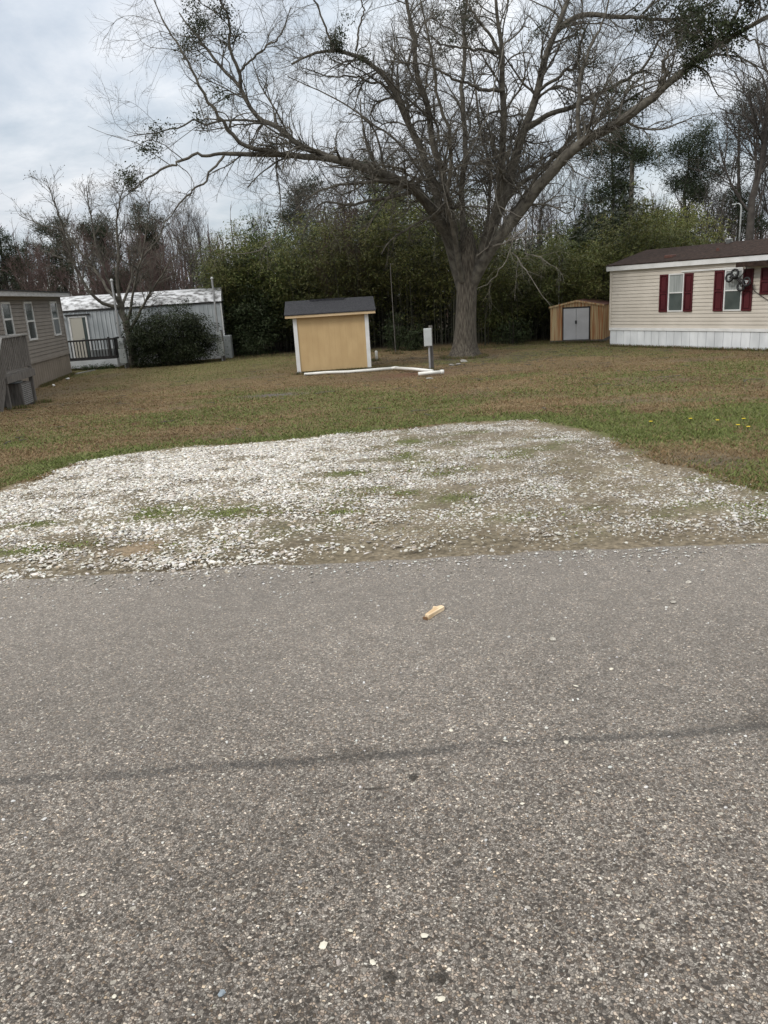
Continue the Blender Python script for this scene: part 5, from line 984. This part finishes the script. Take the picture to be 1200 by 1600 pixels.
# bright bamboo beyond the metal shed and brown roof
for i, (px, yd, w, h, lb) in enumerate([(905, 41, 3.4, 5.3, 'yellow green bamboo clump above the metal shed'), (960, 43, 3.2, 5.4, 'yellow green bamboo clump above the corner of the cream home'), (1015, 44, 3.0, 5.9, 'brightest yellow green bamboo clump right of the utility pole'), (1048, 46, 2.2, 6.4, 'narrow tall yellow green bamboo at the end of the row')]):
    q = at(px, 380, yd); shrub('bamboo_clump', q[0], yd, w, 2.8, h, 600+i, lb, 'bamboo', 'yellow green bamboo clumps behind the roof', (.085+.03*i, .105+.032*i, .032), 420, L=.2, W=.045, sr=.2, low=.12)
for i, (px, yd, w, h, b_, lb) in enumerate([(362, 41.5, 3.2, 5.4, (.062, .078, .034), 'olive green evergreen at the left end of the thicket'), (425, 41.5, 3.6, 6.1, (.06, .085, .025), 'brighter green evergreen above and left of the tan shed'), (395, 40.3, 2.4, 3.2, (.045, .06, .026), 'low dark evergreen beneath the two left evergreens'), (490, 43, 3.5, 6.3, (.05, .066, .027), 'tall dull evergreen directly behind the tan shed')]):
    q = at(px, 480, yd); shrub('evergreen_tree', q[0], yd, w, 3.2, h, 640+i, lb, 'tree', 'evergreens at the left end of the thicket', b_, 520, L=.16, W=.06, sr=.26, low=.1)
for i, (px, py, yd, w, h, lb) in enumerate([(400, 556, 38.8, 1.6, 1.1, 'low dark bush at thicket foot left of the tan shed'), (620, 545, 36.5, .9, 1.8, 'small evergreen sapling by the thin pole'), (650, 548, 36, .8, 1.1, 'knee high bush behind the meter pedestal'), (800, 540, 35.8, 2., 1.2, 'dark bush right of the oak trunk at thicket edge')]):
    q = at(px, py, yd); shrub('bush', q[0], yd, w, w*.8, h, 660+i, lb, 'bush', 'small bushes along the thicket foot', (.04, .055, .022), 90, L=.12, W=.04, sr=.16)
# big dark bush before the trailer
q = at(268, 560, 36.2); shrub('dark_bush', q[0], 36.4, 4.3, 2.1, 2.75, 680, 'large dark evergreen bush hiding the right half of old trailer', 'bush', None, (.034, .044, .02), 1700, L=.11, W=.045, sr=.18)
q = at(150, 572, 36.4); shrub('ground_bush', q[0], 36.25, 2.4, .5, .28, 681, 'low green plants along the porch skirting', 'plant', None, (.04, .065, .02), 60, L=.08, W=.03, sr=.1)
# left far hedge
for i, (px, yd, w, h) in enumerate([(20, 50, 6, 3.9), (75, 54, 5, 3.6)]):
    q = at(px, 470, yd); shrub('evergreen_hedge', q[0], yd, w, 2.5, h, 690+i, ('green hedge above the taupe house roof at left edge', 'green hedge between the taupe house and old trailer')[i], 'hedge', 'green hedges behind the taupe house', (.055, .075, .028), 380, L=.18, W=.07, sr=.3)
# far woods as one mass
rg = np.random.default_rng(800); n = 900; x = rg.uniform(-90, 95, n); y = 72+rg.random(n)*30+np.abs(x)*.05; h = rg.uniform(6, 10.5, n); K2 = 5
P = np.zeros((n, K2, 3)); t = np.linspace(0, 1, K2); P[:, :, 0] = x[:, None]+rg.normal(0, .3, (n, 1))*t; P[:, :, 1] = y[:, None]; P[:, :, 2] = -1.2+h[:, None]*t; Rr = np.linspace(.14, .03, K2)[None]*np.ones((n, 1))
P1, R1 = grow(P, Rr, 9000, rg, 1.2, 3., 5, ang=.7, upb=.3, wig=.2, t0=.2, rs=.4, rmin=.03); P2, R2 = grow(P1, R1, 26000, rg, .5, 1.4, 4, ang=.7, upb=.2, wig=.2, rs=.6, rmin=.014)
tag(branch_obj('far_woods', [(P, Rr, 5), (P1, R1, 3), (P2, R2, 3)], M_redb, None), 'far bare winter woods along the horizon', 'woods', kind='stuff')
m_ = 2600; S_ = np.stack([rg.uniform(-90, 95, m_), rg.uniform(74, 100, m_), -1+rg.random(m_)**1.5*5.5], -1); V, Q, C = sprays(S_, 14, rg, .9, .7, .25, (.04, .045, .025))
tag(npmesh('far_undergrowth', V, Q, M_leaf, col=C), 'dull green undergrowth under the far woods', 'undergrowth', kind='stuff')

# ================================================================= SKY, SUN, CAMERA
SUN_EL, SUN_AZ = 38., -125.   # azimuth measured from +Y toward +X
w = bpy.data.worlds.new('World'); S.world = w; w.use_nodes = True; nt = w.node_tree; N = nt.nodes; L = nt.links
for n_ in list(N): N.remove(n_)
out = N.new('ShaderNodeOutputWorld'); sky = N.new('ShaderNodeTexSky'); sky.sky_type = 'NISHITA'; sky.sun_disc = False; sky.sun_elevation = R(SUN_EL); sky.sun_rotation = R(SUN_AZ)
b1 = N.new('ShaderNodeBackground'); b1.inputs[1].default_value = .11; L.new(sky.outputs[0], b1.inputs[0])
tc = N.new('ShaderNodeTexCoord'); sx = N.new('ShaderNodeSeparateXYZ'); L.new(tc.outputs['Generated'], sx.inputs[0])
def mth(op, a, b=None):
    z = N.new('ShaderNodeMath'); z.operation = op
    for i, v in enumerate((a, b)):
        if v is None: continue
        if isinstance(v, (int, float)): z.inputs[i].default_value = v
        else: L.new(v, z.inputs[i])
    return z.outputs[0]
zc = mth('MAXIMUM', sx.outputs[2], 0.); dz = mth('ADD', zc, .22)
cv = N.new('ShaderNodeCombineXYZ'); L.new(mth('DIVIDE', sx.outputs[0], dz), cv.inputs[0]); L.new(mth('DIVIDE', sx.outputs[1], dz), cv.inputs[1])
def nz(scale, det, rough, off=(0, 0, 0), st=(1, 1, 1)):
    mp = N.new('ShaderNodeMapping'); mp.inputs['Location'].default_value = off; mp.inputs['Scale'].default_value = st; L.new(cv.outputs[0], mp.inputs[0])
    z = N.new('ShaderNodeTexNoise'); z.inputs['Scale'].default_value = scale; z.inputs['Detail'].default_value = det; z.inputs['Roughness'].default_value = rough; z.inputs['Distortion'].default_value = .4; L.new(mp.outputs[0], z.inputs['Vector']); return z.outputs['Fac']
def ramp(v, *st):
    z = N.new('ShaderNodeValToRGB'); e = z.color_ramp.elements
    while len(e) < len(st): e.new(.5)
    for q_, (p, c) in zip(e, st): q_.position = p; q_.color = (*c, 1)
    L.new(v, z.inputs[0]); return z.outputs[0]
cover = ramp(nz(1.1, 7, .55, (3.1, 1.7, 0)), (.34, (.55,)*3), (.56, (1., 1., 1.)))
shade = ramp(nz(1.7, 8, .6, (7.3, 2.2, 0)), (.30, (.50, .58, .66)), (.5, (.72, .77, .83)), (.68, (.97, .98, 1.)))
grad = N.new('ShaderNodeMapRange'); L.new(zc, grad.inputs[0]); grad.inputs[1].default_value = 0; grad.inputs[2].default_value = 1; grad.inputs[3].default_value = .86; grad.inputs[4].default_value = 2.1
wm = N.new('ShaderNodeMapRange'); L.new(zc, wm.inputs[0]); wm.inputs[1].default_value = .38; wm.inputs[2].default_value = .75; wm.inputs[3].default_value = 0; wm.inputs[4].default_value = .85
wx = N.new('ShaderNodeMix'); wx.data_type = 'RGBA'; L.new(wm.outputs[0], wx.inputs[0]); L.new(shade, wx.inputs[6]); wx.inputs[7].default_value = (1., .98, .95, 1)
b2 = N.new('ShaderNodeBackground'); L.new(wx.outputs[2], b2.inputs[0]); L.new(grad.outputs[0], b2.inputs[1])
mx = N.new('ShaderNodeMixShader'); L.new(cover, mx.inputs[0]); L.new(b1.outputs[0], mx.inputs[1]); L.new(b2.outputs[0], mx.inputs[2]); L.new(mx.outputs[0], out.inputs[0])

sd = bpy.data.lights.new('sun', 'SUN'); sd.energy = 1.5; sd.angle = R(14); sd.color = (1, .96, .91); so = bpy.data.objects.new('sun', sd); COL.objects.link(so)
dv = Vector((math.sin(R(SUN_AZ))*math.cos(R(SUN_EL)), math.cos(R(SUN_AZ))*math.cos(R(SUN_EL)), math.sin(R(SUN_EL))))
so.rotation_euler = dv.to_track_quat('Z', 'Y').to_euler(); so.location = dv*60

cd = bpy.data.cameras.new('camera'); co = bpy.data.objects.new('camera', cd); COL.objects.link(co); S.camera = co
cd.sensor_fit = 'VERTICAL'; cd.sensor_height = 24.; cd.lens = F/1600*24.; cd.clip_start = .05; cd.clip_end = 2000
mw = Matrix(((rt[0], up[0], -fw[0], EYE[0]), (rt[1], up[1], -fw[1], EYE[1]), (rt[2], up[2], -fw[2], EYE[2]), (0, 0, 0, 1))); co.matrix_world = mw
S.view_settings.view_transform = 'Standard'; S.view_settings.look = 'None'; S.view_settings.gamma = 1; S.view_settings.exposure = 0.
S.render.engine = 'CYCLES'; S.cycles.max_bounces = 4; S.cycles.diffuse_bounces = 2; S.cycles.transparent_max_bounces = 4
S.render.resolution_x = 768; S.render.resolution_y = 1024
